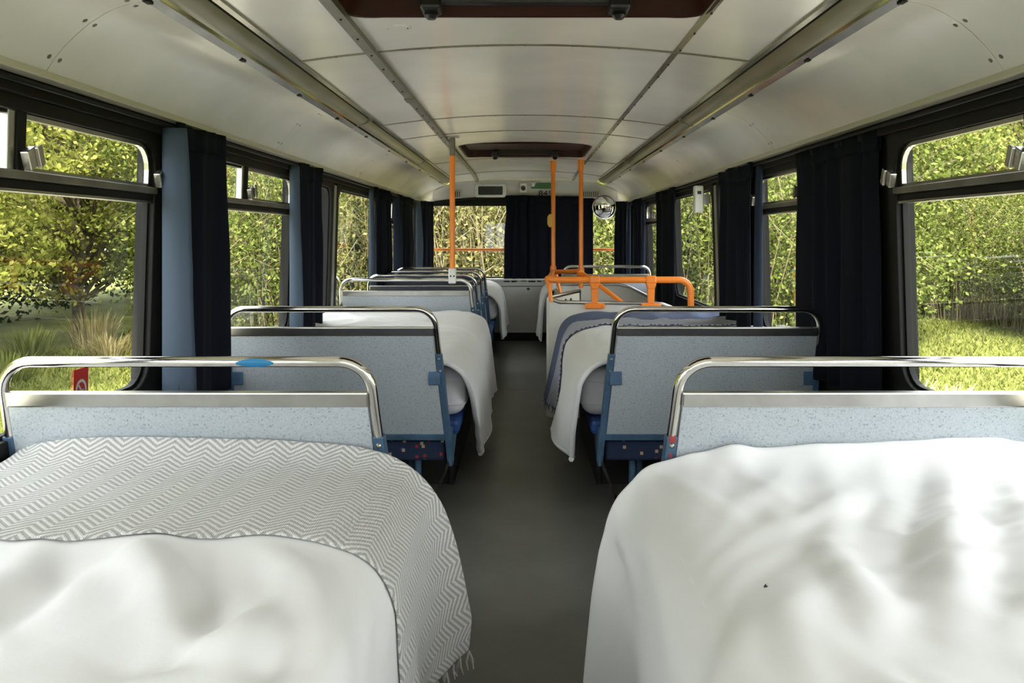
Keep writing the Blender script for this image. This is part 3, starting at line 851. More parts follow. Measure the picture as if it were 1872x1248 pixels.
curtain('curtain', ((1.17, 2.64), (1.165, 3.46)), ZT, ZB, 5, 0.020, 6, 'wide navy curtain behind the nearest right seat', waist=0.03)
curtain('curtain', ((1.14, 3.98), (1.13, 4.58)), ZT, ZB, 3, 0.024, 7, 'navy curtain second from the camera on the right, by the white sensor', ((1.17, 3.92), (1.135, 3.96)), lm='lining_dark', waist=0.05)
curtain('curtain', ((1.13, 6.05), (1.14, 6.95)), ZT, ZB, 4, 0.024, 8, 'navy curtain hanging beyond the orange rail bend on the right', waist=0.04)
curtain('curtain', ((1.14, 7.80), (1.13, 8.30)), ZT, ZB, 3, 0.024, 9, 'narrow navy curtain past the small vented right window', ((1.17, 7.74), (1.13, 7.78)), lm='lining_dark', waist=0.03)
curtain('curtain', ((1.09, 8.50), (1.00, 8.80)), ZT, ZB, 3, 0.025, 10, 'navy curtain in the right front corner under the round mirror', ((1.12, 8.44), (1.08, 8.48)), lm='lining_dark', waist=0.03)
curtain('curtain', ((-0.225, 8.84), (0.14, 8.84)), 1.605, 0.655, 4, 0.028, 11, 'navy front curtain gathered in the centre of the front window', waist=0.10, flare=0.05)
curtain('curtain', ((0.11, 8.86), (0.755, 8.85)), 1.595, 0.655, 3, 0.018, 12, 'flat navy front curtain drawn behind the two right poles')

# ------------------------------------------------------------------ bus seats
LEAN = 0.15
def seat(side, Y0, label, detail=True, cushion_vis=True, chips=0, wallx=1.21):
    """high-backed double seat facing forward; local z up, aisle edge towards x=0"""
    root = thing('bus_seat', (side * 0.78, Y0 + LEAN, 0), label, 'bus seat', 'double bus seats with laminate backs')
    S = side
    def yz(z): return Y0 + LEAN * (0.88 - z) / 0.65
    def xi(z): return 0.36 - 0.055 * (0.88 - z) / 0.65        # aisle edge tapers downwards
    R = 0.0125
    # grab rail: one bent chrome tube
    cr = 0.075
    pts = []
    za = 0.69
    pts.append((S * xi(za), yz(za), za))
    pts.append((S * xi(0.76), yz(0.76), 0.76))
    for a in [PI - PI/2 * i / 8 for i in range(9)]:
        x = xi(0.80) + cr + cr * math.cos(a); z = 0.88 - cr + cr * math.sin(a)
        pts.append((S * x, yz(z), z))
    for a in [PI/2 - PI/2 * i / 8 for i in range(9)]:
        x = wallx - cr + cr * math.cos(a); z = 0.88 - cr + cr * math.sin(a)
        pts.append((S * x, yz(z), z))
    pts.append((S * wallx, yz(za), za))
    part(root, 'grab_rail', MB().tube(pts, R, 12), 'chrome', smooth=True, sharp=60)
    # laminate back
    def slab(x0t, x1t, x0b, x1b, z0, z1, d0, d1):
        b = [(S*x0b, yz(z0) + d0, z0), (S*x1b, yz(z0) + d0, z0), (S*x1b, yz(z0) + d1, z0), (S*x0b, yz(z0) + d1, z0)]
        t = [(S*x0t, yz(z1) + d0, z1), (S*x1t, yz(z1) + d0, z1), (S*x1t, yz(z1) + d1, z1), (S*x0t, yz(z1) + d1, z1)]
        return MB().hexa(b, t)
    part(root, 'back_panel', slab(xi(0.785) + 0.014, wallx - 0.012, xi(0.36) + 0.014, wallx - 0.012, 0.36, 0.785, -0.010, 0.008), 'laminate', bevel=0.002)
    # steel capping strip: bright top and brushed face
    part(root, 'cap_strip', slab(xi(0.80) + 0.010, wallx - 0.010, xi(0.775) + 0.011, wallx - 0.010, 0.772, 0.808, -0.015, 0.014), 'steel', bevel=0.004)
    # upholstered front of the back
    part(root, 'back_cushion', slab(xi(0.77) + 0.03, wallx - 0.03, xi(0.38) + 0.03, wallx - 0.03, 0.40, 0.765, 0.0085, 0.055), 'moquette', bevel=0.015)
    # blue side posts
    for xa, xb, nm in ((xi(0.70), xi(0.24), 'post'), (wallx, wallx, 'post')):
        b = MB().hexa([(S*(xb - 0.013), yz(0.24) - 0.013, 0.24), (S*(xb + 0.013), yz(0.24) - 0.013, 0.24), (S*(xb + 0.013), yz(0.24) + 0.026, 0.24), (S*(xb - 0.013), yz(0.24) + 0.026, 0.24)],
                      [(S*(xa - 0.013), yz(0.70) - 0.013, 0.70), (S*(xa + 0.013), yz(0.70) - 0.013, 0.70), (S*(xa + 0.013), yz(0.70) + 0.026, 0.70), (S*(xa - 0.013), yz(0.70) + 0.026, 0.70)])
        p = part(root, nm, b, 'blue', bevel=0.004)
        if detail and xa < 0.5:
            for z in (0.678, 0.628):
                mt = Matrix.Translation((S * xi(z), yz(z) - 0.013, z)) @ Matrix.Rotation(PI/2, 4, 'X')
                shift(MB().lathe([(0.006, 0), (0.006, 0.002), (0.003, 0.005)], 10, mt), root.location).build('bolt', 'steel', p, smooth=True)
            if chips:
                for z, w_, h_ in ((0.694, 0.012, 0.012), (0.655, 0.005, 0.010), (0.585, 0.008, 0.020)):
                    q = [(S * xi(z) + w_ * math.cos(k * PI / 4) * (1 if k % 2 else 0.6), yz(z) - 0.0135, z + h_ * math.sin(k * PI / 4) * (1 if k % 2 else 0.7)) for k in range(8)]
                    shift(MB().prism(q, (0, -0.0006, 0)), root.location).build('paint_chip', 'redchip', p)
    # bottom rail
    part(root, 'bottom_rail', slab(xi(0.36) + 0.01, wallx, xi(0.335) + 0.01, wallx, 0.335, 0.362, -0.013, 0.012), 'blue', bevel=0.003)
    # hinge tabs
    for x in ((xi(0.55) + 0.030, wallx - 0.03)):
        z = 0.600
        part(root, 'bracket', MB().box((S*x - 0.024, yz(z) - 0.018, z - 0.028), (S*x + 0.024, yz(z) - 0.0105, z + 0.028)), 'blue', bevel=0.004)
    # padded underside box and seat cushion
    yb = yz(0.30)
    part(root, 'seat_pan', MB().box((min(S*0.33, S*1.19), yb + 0.005, 0.245), (max(S*0.33, S*1.19), yb + 0.45, 0.335)), 'moquette', bevel=0.012)
    if cushion_vis: part(root, 'seat_cushion', MB().box((min(S*0.275, S*1.19), yb + 0.055, 0.337), (max(S*0.275, S*1.19), yb + 0.47, 0.400)), 'bluecush', bevel=0.018)
    # triangular side bracket
    tri = [(S*0.300, yb - 0.01, 0.385), (S*0.300, yb + 0.30, 0.335), (S*0.300, yb + 0.05, 0.215), (S*0.300, yb - 0.005, 0.225)]
    part(root, 'side_bracket', MB().prism(tri, (S*0.012, 0, 0)), 'blue', bevel=0.002)
    # pedestal legs and strut
    for x, y in ((0.445, yb + 0.05), (0.49, yb + 0.16)):
        part(root, 'leg', MB().tube([(S*x, y, 0.25), (S*x, y, 0.0)], 0.014, 10), 'blue', smooth=True)
    part(root, 'strut', MB().tube([(S*0.315, yb + 0.03, 0.235), (S*0.40, yb + 0.24, 0.012)], 0.006, 8), 'rust', smooth=True)
    part(root, 'foot_plate', MB().box((min(S*0.39, S*0.53), yb + 0.02, 0.0), (max(S*0.39, S*0.53), yb + 0.27, 0.012)), 'rust', bevel=0.002)
    return root
LR = [1.83, 3.13, 5.20, 5.72, 6.32, 6.95]
RR = [1.83, 3.13, 7.42]
sl = seat(-1, LR[0], 'nearest left seat back with blue tape on its chrome rail', chips=0, cushion_vis=False)
seat(-1, LR[1], 'second left seat back, behind the first bed gap, with white bedding beyond', wallx=1.18)
seat(-1, LR[2], 'third left seat back with orange pole clamped to its rail')
seat(-1, LR[3], 'fourth left seat back, just ahead of the pole seat', wallx=1.13)
seat(-1, LR[4], 'fifth left seat back in the tight row of four', wallx=1.13)
seat(-1, LR[5], 'furthest left seat back, before the front bed', wallx=1.13)
sr = seat(1, RR[0], 'nearest right seat back with red chipped paint on its post', chips=1, cushion_vis=False)
seat(1, RR[1], 'second right seat back before the bed with navy blanket', wallx=1.165)
seat(1, RR[2], 'furthest right seat back beyond the orange stair rails', chips=0, wallx=1.165)
# smear of blue tape on the near left rail
tv = []; nt_, na = 14, 6
for i in range(nt_ + 1):
    t = i / nt_; ww = math.sin(PI * min(0.97, max(0.03, t))) ** 0.6
    for k in range(na + 1):
        an = math.radians(-75 + (k / na - 0.5) * 95 * ww)      # faces back and a little down
        tv.append((-0.66 + 0.085 * t, LR[0] + 0.0131 * math.sin(an), 0.880 - 0.0131 * math.cos(an) * 0.2 + 0.0131 * 0.1))
        tv[-1] = (tv[-1][0], LR[0] - 0.0132 * math.cos((k / na - 0.5) * 1.7 * ww - 0.15), 0.880 + 0.0132 * math.sin((k / na - 0.5) * 1.7 * ww - 0.15))
tp = MB().add(tv, [(i*(na+1)+k, i*(na+1)+k+1, (i+1)*(na+1)+k+1, (i+1)*(na+1)+k) for i in range(nt_) for k in range(na)])
part(sl, 'tape', tp, 'tape', smooth=True, solid=0.0006)
# scuff on second right back is left to its laminate

# ------------------------------------------------------------------ beds: base, mattress, draped duvet
def bed_base(side, y0, y1, label):
    root = thing('bed_base', (side * 0.78, (y0 + y1) / 2, 0), label, 'bed base')
    S = side
    part(root, 'board', MB().box((min(S*0.32, S*1.2), y0, 0.378), (max(S*0.32, S*1.2), y1, 0.402)), 'baseboard', bevel=0.003)
    part(root, 'side_panel', MB().box((min(S*0.335, S*0.355), y0 + 0.02, 0.0), (max(S*0.335, S*0.355), y1 - 0.02, 0.378)), 'baseboard')
    for y in (y0 + 0.03, y1 - 0.05):
        part(root, 'end_panel', MB().box((min(S*0.36, S*1.19), y, 0.0), (max(S*0.36, S*1.19), y + 0.02, 0.378)), 'baseboard')

def mattress(side, y0, y1, label, xin=0.255):
    S = side
    bm = bmesh.new()
    bmesh.ops.create_cube(bm, size=1)
    a, b = sorted((S * xin, S * 1.205))
    for v in bm.verts:
        v.co = ((a if v.co.x < 0 else b), (y0 if v.co.y < 0 else y1), (0.403 if v.co.z < 0 else 0.605))
    bmesh.ops.bevel(bm, geom=list(bm.edges), offset=0.06, segments=5, affect='EDGES', profile=0.5)
    bmesh.ops.recalc_face_normals(bm, faces=bm.faces)
    me = bpy.data.meshes.new('mattress'); bm.to_mesh(me); bm.free()
    root = thing('mattress', ((a+b)/2, (y0+y1)/2, 0.403), label, 'mattress', 'white single mattresses')
    off = Matrix.Translation(-Vector(root.location)); me.transform(off)
    finish('ticking', me, 'mattress', root, smooth=True, sharp=0)
    for z in (0.455, 0.55):
        out = rrect(a + 0.0, b - 0.0, y0 + 0.0, y1 - 0.0, 0.06, 5)
        p = [(x, y, z) for x, y in out]; p.append(p[0])
        part(root, 'piping', MB().tube(p, 0.0045, 6, cap=False), 'mattress', smooth=True)
    return root

def drape(nx, ny, pat, P0, lo, hi, rad, ymin, ymax, pin, steps=160, iters=10, seed=0, grow=1.03, bend=0.25):
    """small position-based cloth: pattern (nx,ny,2) in metres, start P0, collides with a rounded box"""
    rng = np.random.default_rng(seed)
    P = P0.copy(); Q = P.copy()
    def lens(sa, sb):
        d = pat[sa] - pat[sb]; return np.sqrt((d ** 2).sum(-1)) * grow
    cons = []
    def addc(di, dj, stiff):
        I = nx - abs(di); J = ny - abs(dj)
        for pi_ in range(2):
            for pj in range(2):
                # split into independent sets so each set can be solved at once
                si = slice(pi_, None, 2); sj = slice(pj, None, 2)
                ii, jj = np.meshgrid(np.arange(0, I), np.arange(0, J), indexing='ij')
                a_i = ii; b_i = ii + di if di >= 0 else ii
                a_i = ii if di >= 0 else ii - di
                a_j = jj if dj >= 0 else jj - dj
                b_j = jj + dj if dj >= 0 else jj
                step_i = max(1, abs(di)); step_j = max(1, abs(dj))
                if di and dj: sel = ((ii // step_i) % 2 == pi_) & (pj == 0)
                elif di: sel = ((ii // step_i) % 2 == pi_) & (pj == 0)
                else: sel = ((jj // step_j) % 2 == pj) & (pi_ == 0)
                if not sel.any(): continue
                A = (a_i[sel] * ny + a_j[sel]); B = (b_i[sel] * ny + b_j[sel])
                pa = pat.reshape(-1, 2)
                l = np.sqrt(((pa[A] - pa[B]) ** 2).sum(-1)) * grow
                cons.append((A, B, l, stiff))
    addc(1, 0, 1.0); addc(0, 1, 1.0)
    addc(1, 1, 0.6); addc(1, -1, 0.6)
    addc(2, 0, bend); addc(0, 2, bend); addc(4, 0, bend * 0.5); addc(0, 4, bend * 0.5)
    P = P.reshape(-1, 3); Q = Q.reshape(-1, 3); pinf = pin.reshape(-1); pinpos = P[pinf].copy()
    wgt = np.where(pinf, 0.0, 1.0)
    c = (np.array(lo) + np.array(hi)) / 2; hb = (np.array(hi) - np.array(lo)) / 2 - rad
    dt2 = (1 / 60.0) ** 2 * 9.8
    for s in range(steps):
        vel = (P - Q) * (0.97 if s < steps * 0.6 else 0.90)
        vel = np.clip(vel, -0.02, 0.02)
        Q = P.copy()
        P = P + vel * wgt[:, None]
        P[:, 2] -= dt2 * 0.7 * wgt
        if s < steps * 0.5: P[:, 2] += rng.normal(0, 0.0006, len(P)) * wgt
        for it in range(iters):
            for A, B, l, k in cons:
                d = P[B] - P[A]; L = np.sqrt((d * d).sum(1)) + 1e-9
                wa, wb = wgt[A], wgt[B]; ws = wa + wb + 1e-9
                if k < 0.5:   # bending: only resist folding up
                    e = np.minimum(0.0, L - l) * k
                else: e = (L - l) * k
                cor = d * (e / L / ws)[:, None]
                P[A] += cor * wa[:, None]; P[B] -= cor * wb[:, None]
            if it % 3 == 2 or it == iters - 1:
                q = P - c; aq = np.abs(q) - hb
                out = np.maximum(aq, 0); dist = np.sqrt((out ** 2).sum(1))
                inside = np.minimum(aq.max(1), 0)
                sd = dist + inside - rad
                hit = sd < 0
                if hit.any():
                    n = np.sign(q) * out
                    nl = np.sqrt((n ** 2).sum(1))
                    deep = nl < 1e-6
                    n[deep] = 0; n[deep, 2] = 1.0; nl[deep] = 1.0
                    n = n / nl[:, None]
                    P[hit] -= n[hit] * sd[hit][:, None]
                    # friction on the mattress
                    Q[hit] += (P[hit] - Q[hit]) * 0.25
                P[:, 1] = np.clip(P[:, 1], ymin, ymax)
                P[:, 2] = np.maximum(P[:, 2], 0.02)
                P[pinf] = pinpos
    return P.reshape(nx, ny, 3)

def smooth_grid(P, n=1):
    for _ in range(n):
        Q = P.copy()
        Q[1:-1, :] = (P[:-2, :] + 2 * P[1:-1, :] + P[2:, :]) / 4
        R = Q.copy()
        R[:, 1:-1] = (Q[:, :-2] + 2 * Q[:, 1:-1] + Q[:, 2:]) / 4
        P = R
    return P

def grid_normals(P):
    du = np.gradient(P, axis=0); dv = np.gradient(P, axis=1)
    n = np.cross(du, dv); n /= (np.linalg.norm(n, axis=2, keepdims=True) + 1e-9)
    return n

def resample(P, pat, us, vs):
    """bilinear sample of a grid at fractional indices"""
    out = np.zeros((len(us), len(vs), 3))
    nx, ny = P.shape[:2]
    for a, u in enumerate(us):
        i = int(min(max(math.floor(u), 0), nx - 2)); fu = u - i
        row = P[i] * (1 - fu) + P[i + 1] * fu
        for b, v in enumerate(vs):
            j = int(min(max(math.floor(v), 0), ny - 2)); fv = v - j
            out[a, b] = row[j] * (1 - fv) + row[j + 1] * fv
    return out

def grid_object(name, P, material, root, thick=0.0, sub=1, uv=None, offset=0.0, flip=False):
    nx, ny = P.shape[:2]
    base = np.array(root.location) if root is not None else np.zeros(3)
    idx = np.arange(nx * ny).reshape(nx, ny)
    q = np.stack([idx[:-1, :-1], idx[1:, :-1], idx[1:, 1:], idx[:-1, 1:]], -1).reshape(-1, 4)
    if flip: q = q[:, ::-1]
    me = bpy.data.meshes.new(name)
    me.from_pydata((P.reshape(-1, 3) - base).tolist(), [], q.tolist())
    if uv is not None:
        lay = me.uv_layers.new(name='UVMap')
        li = np.zeros(len(me.loops), dtype=np.int32); me.loops.foreach_get('vertex_index', li)
        lay.data.foreach_set('uv', uv.reshape(-1, 2)[li].reshape(-1).astype(np.float32))
    return finish(name, me, material, root, smooth=True, solid=thick, subsurf=sub, sharp=0, offset=offset)

def make_duvet(side, ya, yb, label, cell=0.03, hang=0.36, near_skew=0.0, far_skew=0.0, seed=1, steps=150, ymin=None, ymax=None,
               xin=0.255, top=0.630, grow=1.035, rad=0.115, iters=9, puff=0.020, sub=1, ridges=None, flare=0.03, calm_edge=0.9, hang_amp=0.014, calm_y=None):
    """duvet from the wall (x=1.19) over the mattress and down into the aisle"""
    xe = xin - 0.02
    topw = 1.185 - xe
    w = topw + hang
    nx = int(round(w / cell)) + 1; ny = int(round((yb - ya) / cell)) + 1
    a = np.linspace(0, w, nx)[:, None] * np.ones((1, ny)); v = np.linspace(0, 1, ny)[None, :] * np.ones((nx, 1))
    h = np.clip((a - topw) / max(hang, 1e-6), 0, 1)
    y = (ya + near_skew * h) * (1 - v) + (yb + far_skew * h) * v
    pat = np.stack([a, y], -1)
    rng = np.random.default_rng(seed)
    X = 1.185 - np.minimum(a, topw); Z = top + 0.03 - np.maximum(a - topw, 0)
    # rumples to start from: crossing soft waves
    rum = np.zeros_like(X)
    for k in range(14):
        th = rng.uniform(-0.9, 0.9) + (PI/2 if rng.random() < 0.35 else 0); f = rng.uniform(3, 9); ph = rng.uniform(0, 6.3)
        rum += np.sin((a * math.cos(th) + y * math.sin(th)) * f * 2 + ph) / 14
    P0 = np.stack([X - 0.02 * h, y, Z + 0.05 * rum * (1 - h)], -1)
    P0[..., 0] -= 0.03 * h * np.sin(y * 17 + seed) 
    pin = np.zeros((nx, ny), bool); pin[0, :] = True
    lo = (xin - 0.025, (ymin if ymin is not None else ya) - 0.6, 0.15); hi = (1.6, (ymax if ymax is not None else yb) + 0.6, top)
    P = drape(nx, ny, pat, P0, lo, hi, rad, ymin if ymin is not None else -9, ymax if ymax is not None else 99, pin, steps, iters, seed, grow)
    P = smooth_grid(P, 7)
    # finer grid for creases
    G3 = np.concatenate([P, a[..., None], y[..., None]], -1)
    def up(A):
        B = np.zeros((2 * len(A) - 1,) + A.shape[1:]); B[0::2] = A; B[1::2] = (A[:-1] + A[1:]) / 2; return B
    G3 = up(G3); G3 = up(G3.transpose(1, 0, 2)).transpose(1, 0, 2)
    P = smooth_grid(G3[..., :3], 3); a = G3[..., 3]; y = G3[..., 4]
    nx, ny = a.shape
    pat = np.stack([a, y], -1)
    nrm = grid_normals(P)
    if nrm[nx // 3, ny // 2, 2] < 0: nrm = -nrm
    hh = np.clip((a - topw) / max(hang, 1e-6), 0, 1)
    # domain-warped crease field: long soft folds with narrow crests
    d = np.zeros_like(a)
    wx = 0.09 * np.sin(a * 5.1 + y * 2.3 + seed) + 0.05 * np.sin(y * 8.3 - a * 3.0 + 2 * seed)
    wy = 0.09 * np.sin(y * 4.3 - a * 3.7 + seed * 1.7) + 0.05 * np.sin(a * 9.1 + seed)
    for k, (f, amp, th0) in enumerate(((4.2, 1.0, 0.35), (6.5, 0.75, -0.45), (10.0, 0.5, 0.15), (16.0, 0.28, 0.6), (23.0, 0.16, -0.2))):
        th = th0 + rng.uniform(-0.25, 0.25); ph = rng.uniform(0, 6.3)
        q = ((a + wx) * math.cos(th) + (y + wy) * math.sin(th)) * f * 2.2 + ph + 0.8 * np.sin(y * 3.1 + k)
        crest = (1 - np.abs(np.sin(q))) ** 2.1
        mask = np.clip(0.45 + 0.75 * np.sin(a * 3.3 * (1 + 0.3 * k) + y * 4.1 + ph * 2 + k), 0, 1)
        d += amp * crest * mask
    top_fade = (1 - hh) * np.clip((a) / 0.06, 0, 1)
    calm = np.clip(1.25 - (a / topw) ** 2 * calm_edge, 0.15, 1)
    hangfold = hh * (0.5 + 0.5 * np.sin(y * 26 + 2.2 * np.sin(y * 6 + seed) + seed)) * hang_amp
    if calm_y: soft = np.clip((calm_y - y) / 0.16, 0.12, 1)
    else: soft = 1.0
    d -= 0.55
    d = d * soft
    P = P + nrm * (puff * d * top_fade * calm + hangfold)[..., None]
    if ridges:
        d = np.zeros_like(a)
        for (line, wd, ht) in ridges:
            best = np.full_like(a, 9.0); tt = np.zeros_like(a); n_ = len(line) - 1
            for k, ((x0, y0), (x1, y1)) in enumerate(zip(line[:-1], line[1:])):
                a0, a1 = 1.185 - x0, 1.185 - x1
                dx, dy = a1 - a0, y1 - y0; L2 = dx * dx + dy * dy
                t = np.clip(((a - a0) * dx + (y - y0) * dy) / L2, 0, 1)
                dist = np.hypot(a - a0 - dx * t, y - y0 - dy * t)
                m_ = dist < best; best[m_] = dist[m_]; tt[m_] = (k + t[m_]) / n_
            fade = np.sin(PI * np.clip(tt * 0.86 + 0.07, 0, 1))
            d += ht * np.exp(-(best / (wd * (0.7 + 0.6 * tt))) ** 1.6) * fade
        P = P + nrm * (d * soft)[..., None]
    if flare:
        P[..., 0] -= flare * hh ** 1.3 * (0.55 + 0.45 * np.sin(y * 7 + seed))
    P = smooth_grid(P, 1)
    nrm = grid_normals(P)
    if nrm[nx // 3, ny // 2, 2] < 0: nrm = -nrm
    P[..., 0] *= side; nrm[..., 0] *= side
    root = thing('duvet', (side * 0.72, (ya + yb) / 2, 0.64), label, 'duvet')
    grid_object('cover', P, 'duvet', root, thick=0.022, sub=sub, offset=0.0)
    # sewn hem along the aisle edge
    hem = [tuple(P[-1, j]) for j in range(ny)]
    part(root, 'hem', MB().tube(hem, 0.0125, 6), 'duvet', smooth=True)
    return P, nrm, pat, a, y, root

def make_blanket(D, side, y0, y1, label, mats, extra=0.0, lift=0.017, fringe=True, border=None, tail=0.0, name='blanket', wob=0.012, seed=0):
    """throw lying over a duvet between y0 and y1 (pattern lengths), following it down the side"""
    P, nrm, pat, a, y, _ = D
    nx, ny = a.shape
    us = np.linspace(0, nx - 1, int(nx * 1.5))
    ya, yb = y[0, 0], y[0, -1]
    nv = max(12, int((y1 - y0) / 0.02))
    B = np.zeros((len(us), nv, 3)); UV = np.zeros((len(us), nv, 2))
    top = P + nrm * lift
    for i, u in enumerate(us):
        iu = int(min(math.floor(u), nx - 2)); fu = u - iu
        t = u / (nx - 1)
        s0 = y0 + wob * math.sin(9 * t + seed) + 0.4 * wob * math.sin(31 * t + seed)
        vs = np.clip((np.linspace(s0, y1, nv) - ya) / (yb - ya), 0, 1) * (ny - 1)
        r = top[iu] * (1 - fu) + top[iu + 1] * fu
        for k, vv in enumerate(vs):
            j = int(min(math.floor(vv), ny - 2)); fv = vv - j
            B[i, k] = r[j] * (1 - fv) + r[j + 1] * fv
            UV[i, k] = (t * a[-1, 0], s0 + (y1 - s0) * k / (nv - 1))
    if extra:
        # continue below the duvet hem
        n2 = max(3, int(extra / 0.02)); add = []; addu = []
        d = (B[-1] - B[-3]); d /= (np.linalg.norm(d, axis=1, keepdims=True) + 1e-9)
        for q in range(1, n2 + 1):
            step = extra * q / n2
            w_ = np.zeros_like(B[-1]); kk = np.linspace(0, 1, nv)
            w_[:, 0] = -side * 0.014 * np.sin(kk * 9 + 1) * q / n2
            w_[:, 2] = -step * (0.35 + 0.65 * kk)
            add.append(B[-1] + w_ ); addu.append(UV[-1] + np.array([step, 0]))
        B = np.concatenate([B, np.array(add)], 0); UV = np.concatenate([UV, np.array(addu)], 0)
    root = thing(name, tuple(B[len(us)//2, nv//2]), label, 'blanket')
    if border is None:
        grid_object('weave', B, mats[0], root, thick=0.007, sub=1, uv=UV)
    else:
        k = border
        grid_object('patterned_border', B[:, :k + 1], mats[0], root, thick=0.007, sub=1, uv=UV[:, :k + 1])
        grid_object('weave', B[:, k:], mats[1], root, thick=0.007, sub=1, uv=UV[:, k:])
    if fringe:
        rnd = random.Random(seed)
        for k in range(0, nv, 2):
            p = Vector(B[-1, k]); mb = MB()
            for q in range(3):
                e = p + Vector((rnd.uniform(-0.012, 0.012), rnd.uniform(-0.012, 0.012), -rnd.uniform(0.02, 0.045)))
                mid = (p + e) / 2 + Vector((rnd.uniform(-0.006, 0.006), rnd.uniform(-0.006, 0.006), 0))
                mb.tube([p, mid, e], [0.0028, 0.0022, 0.0012], 5)
            part(root, 'tassel', mb, 'grey_tassel' if 'herring' in mats[0] else 'navyplain')
    return root

# near left
bed_base(-1, -0.20, 1.86, 'dark base under the nearest left bed')
mattress(-1, -0.20, 1.87, 'white mattress under the nearest left duvet')
RL = [([(0.70, 1.46), (0.68, 1.28), (0.67, 1.05)], 0.045, 0.034), ([(0.56, 1.45), (0.43, 1.29), (0.36, 1.12), (0.315, 0.97)], 0.035, 0.034),
      ([(0.44, 1.16), (0.455, 1.05), (0.50, 0.94)], 0.035, 0.026), ([(0.79, 1.48), (0.66, 1.28), (0.52, 1.08)], 0.035, 0.030),
      ([(0.62, 1.46), (0.56, 1.25), (0.50, 1.10)], 0.03, -0.022), ([(0.90, 1.47), (0.83, 1.25), (0.80, 1.0)], 0.04, 0.034),
      ([(0.85, 1.45), (0.76, 1.2)], 0.03, -0.018), ([(1.02, 1.46), (0.98, 1.2), (0.86, 0.98)], 0.04, 0.03),
      ([(0.60, 1.02), (0.48, 1.02), (0.36, 1.06)], 0.03, -0.02), ([(0.36, 1.44), (0.31, 1.25), (0.29, 1.05)], 0.03, 0.014),
      ([(0.46, 1.20), (0.455, 1.10), (0.47, 1.00)], 0.016, 0.016), ([(0.55, 1.12), (0.49, 1.05), (0.455, 1.01)], 0.016, 0.015), ([(0.40, 1.14), (0.44, 1.06), (0.455, 1.0)], 0.016, 0.013),
      ([(0.74, 1.30), (0.70, 1.15), (0.72, 1.02)], 0.022, 0.020), ([(0.60, 1.36), (0.585, 1.24), (0.60, 1.14)], 0.018, 0.014), ([(0.84, 1.18), (0.78, 1.08), (0.70, 1.0)], 0.022, 0.018)]
DL1 = make_duvet(-1, -0.15, 1.90, 'white duvet on the nearest left bed, grey throw across its end', cell=0.026, hang=0.20, seed=11, ymax=1.855, puff=0.034, calm_edge=0.6, flare=0.0, calm_y=1.44, ridges=RL, steps=130)
make_blanket(DL1, -1, 1.40, 1.90, 'grey herringbone throw folded across end of the nearest left bed', ('herring',), extra=0.075, seed=3, lift=0.016)
# near right
bed_base(1, -0.20, 1.86, 'dark base under the nearest right bed')
mattress(1, -0.20, 1.87, 'white mattress under the nearest right duvet')
RRg = [([(0.83, 1.72), (0.70, 1.56), (0.56, 1.40)], 0.035, -0.022), ([(0.76, 1.70), (0.64, 1.54), (0.53, 1.42)], 0.035, 0.026),
       ([(0.72, 1.63), (0.60, 1.38), (0.585, 1.19), (0.565, 1.08)], 0.030, 0.034), ([(1.02, 1.86), (0.86, 1.52), (0.70, 1.20), (0.63, 1.02)], 0.035, 0.036),
       ([(0.93, 1.80), (0.77, 1.50), (0.65, 1.22)], 0.03, -0.022), ([(0.42, 1.16), (0.365, 1.04), (0.345, 0.92)], 0.045, 0.028),
       ([(1.10, 1.78), (0.98, 1.50), (0.80, 1.16), (0.72, 0.98)], 0.035, 0.034), ([(0.55, 1.30), (0.47, 1.14), (0.45, 0.96)], 0.04, 0.026),
       ([(0.92, 1.46), (0.78, 1.40), (0.68, 1.44)], 0.03, 0.022), ([(1.14, 1.55), (1.0, 1.30), (0.90, 1.06)], 0.035, 0.030), ([(0.66, 1.84), (0.60, 1.70), (0.50, 1.58)], 0.03, 0.014),
       ([(0.57, 1.62), (0.565, 1.54), (0.575, 1.47)], 0.014, 0.009), ([(0.565, 1.33), (0.58, 1.22), (0.59, 1.14)], 0.014, 0.011), ([(0.56, 1.03), (0.58, 0.97), (0.60, 0.92)], 0.014, 0.010),
       ([(0.86, 1.36), (0.74, 1.26), (0.70, 1.12)], 0.022, 0.020), ([(0.80, 1.62), (0.74, 1.50), (0.76, 1.40)], 0.018, 0.016), ([(0.96, 1.68), (0.90, 1.58), (0.92, 1.46)], 0.018, -0.014)]
DR1 = make_duvet(1, -0.15, 1.90, 'rumpled white duvet on the nearest right bed', cell=0.026, hang=0.33, seed=5, ymax=1.855, puff=0.028, flare=-0.015, hang_amp=0.02, ridges=RRg, steps=130)
# second left
bed_base(-1, 3.72, 5.16, 'dark base under the second left bed')
mattress(-1, 3.36, 5.18, 'white mattress under the second left duvet')
DL2 = make_duvet(-1, 3.27, 5.20, 'white duvet on the second left bed, corner hanging into the aisle', cell=0.032, hang=0.32, near_skew=0.70, seed=21, ymin=3.23, ymax=5.2, steps=110, top=0.672)
# second right
bed_base(1, 3.72, 4.92, 'dark base under the second right bed')
mattress(1, 3.36, 5.00, 'white mattress under the second right duvet', xin=0.238)
DR2 = make_duvet(1, 3.27, 5.02, 'white duvet on the second right bed, navy throw at its end', cell=0.032, hang=0.30, near_skew=0.15, seed=31, ymin=3.23, ymax=5.02, steps=110, top=0.672, xin=0.238, flare=0.075)
make_blanket(DR2, 1, 4.30, 5.0, 'navy patterned throw over end of the second right bed', ('navyzig', 'navyplain'), extra=0.0, border=13, seed=5, lift=0.02)
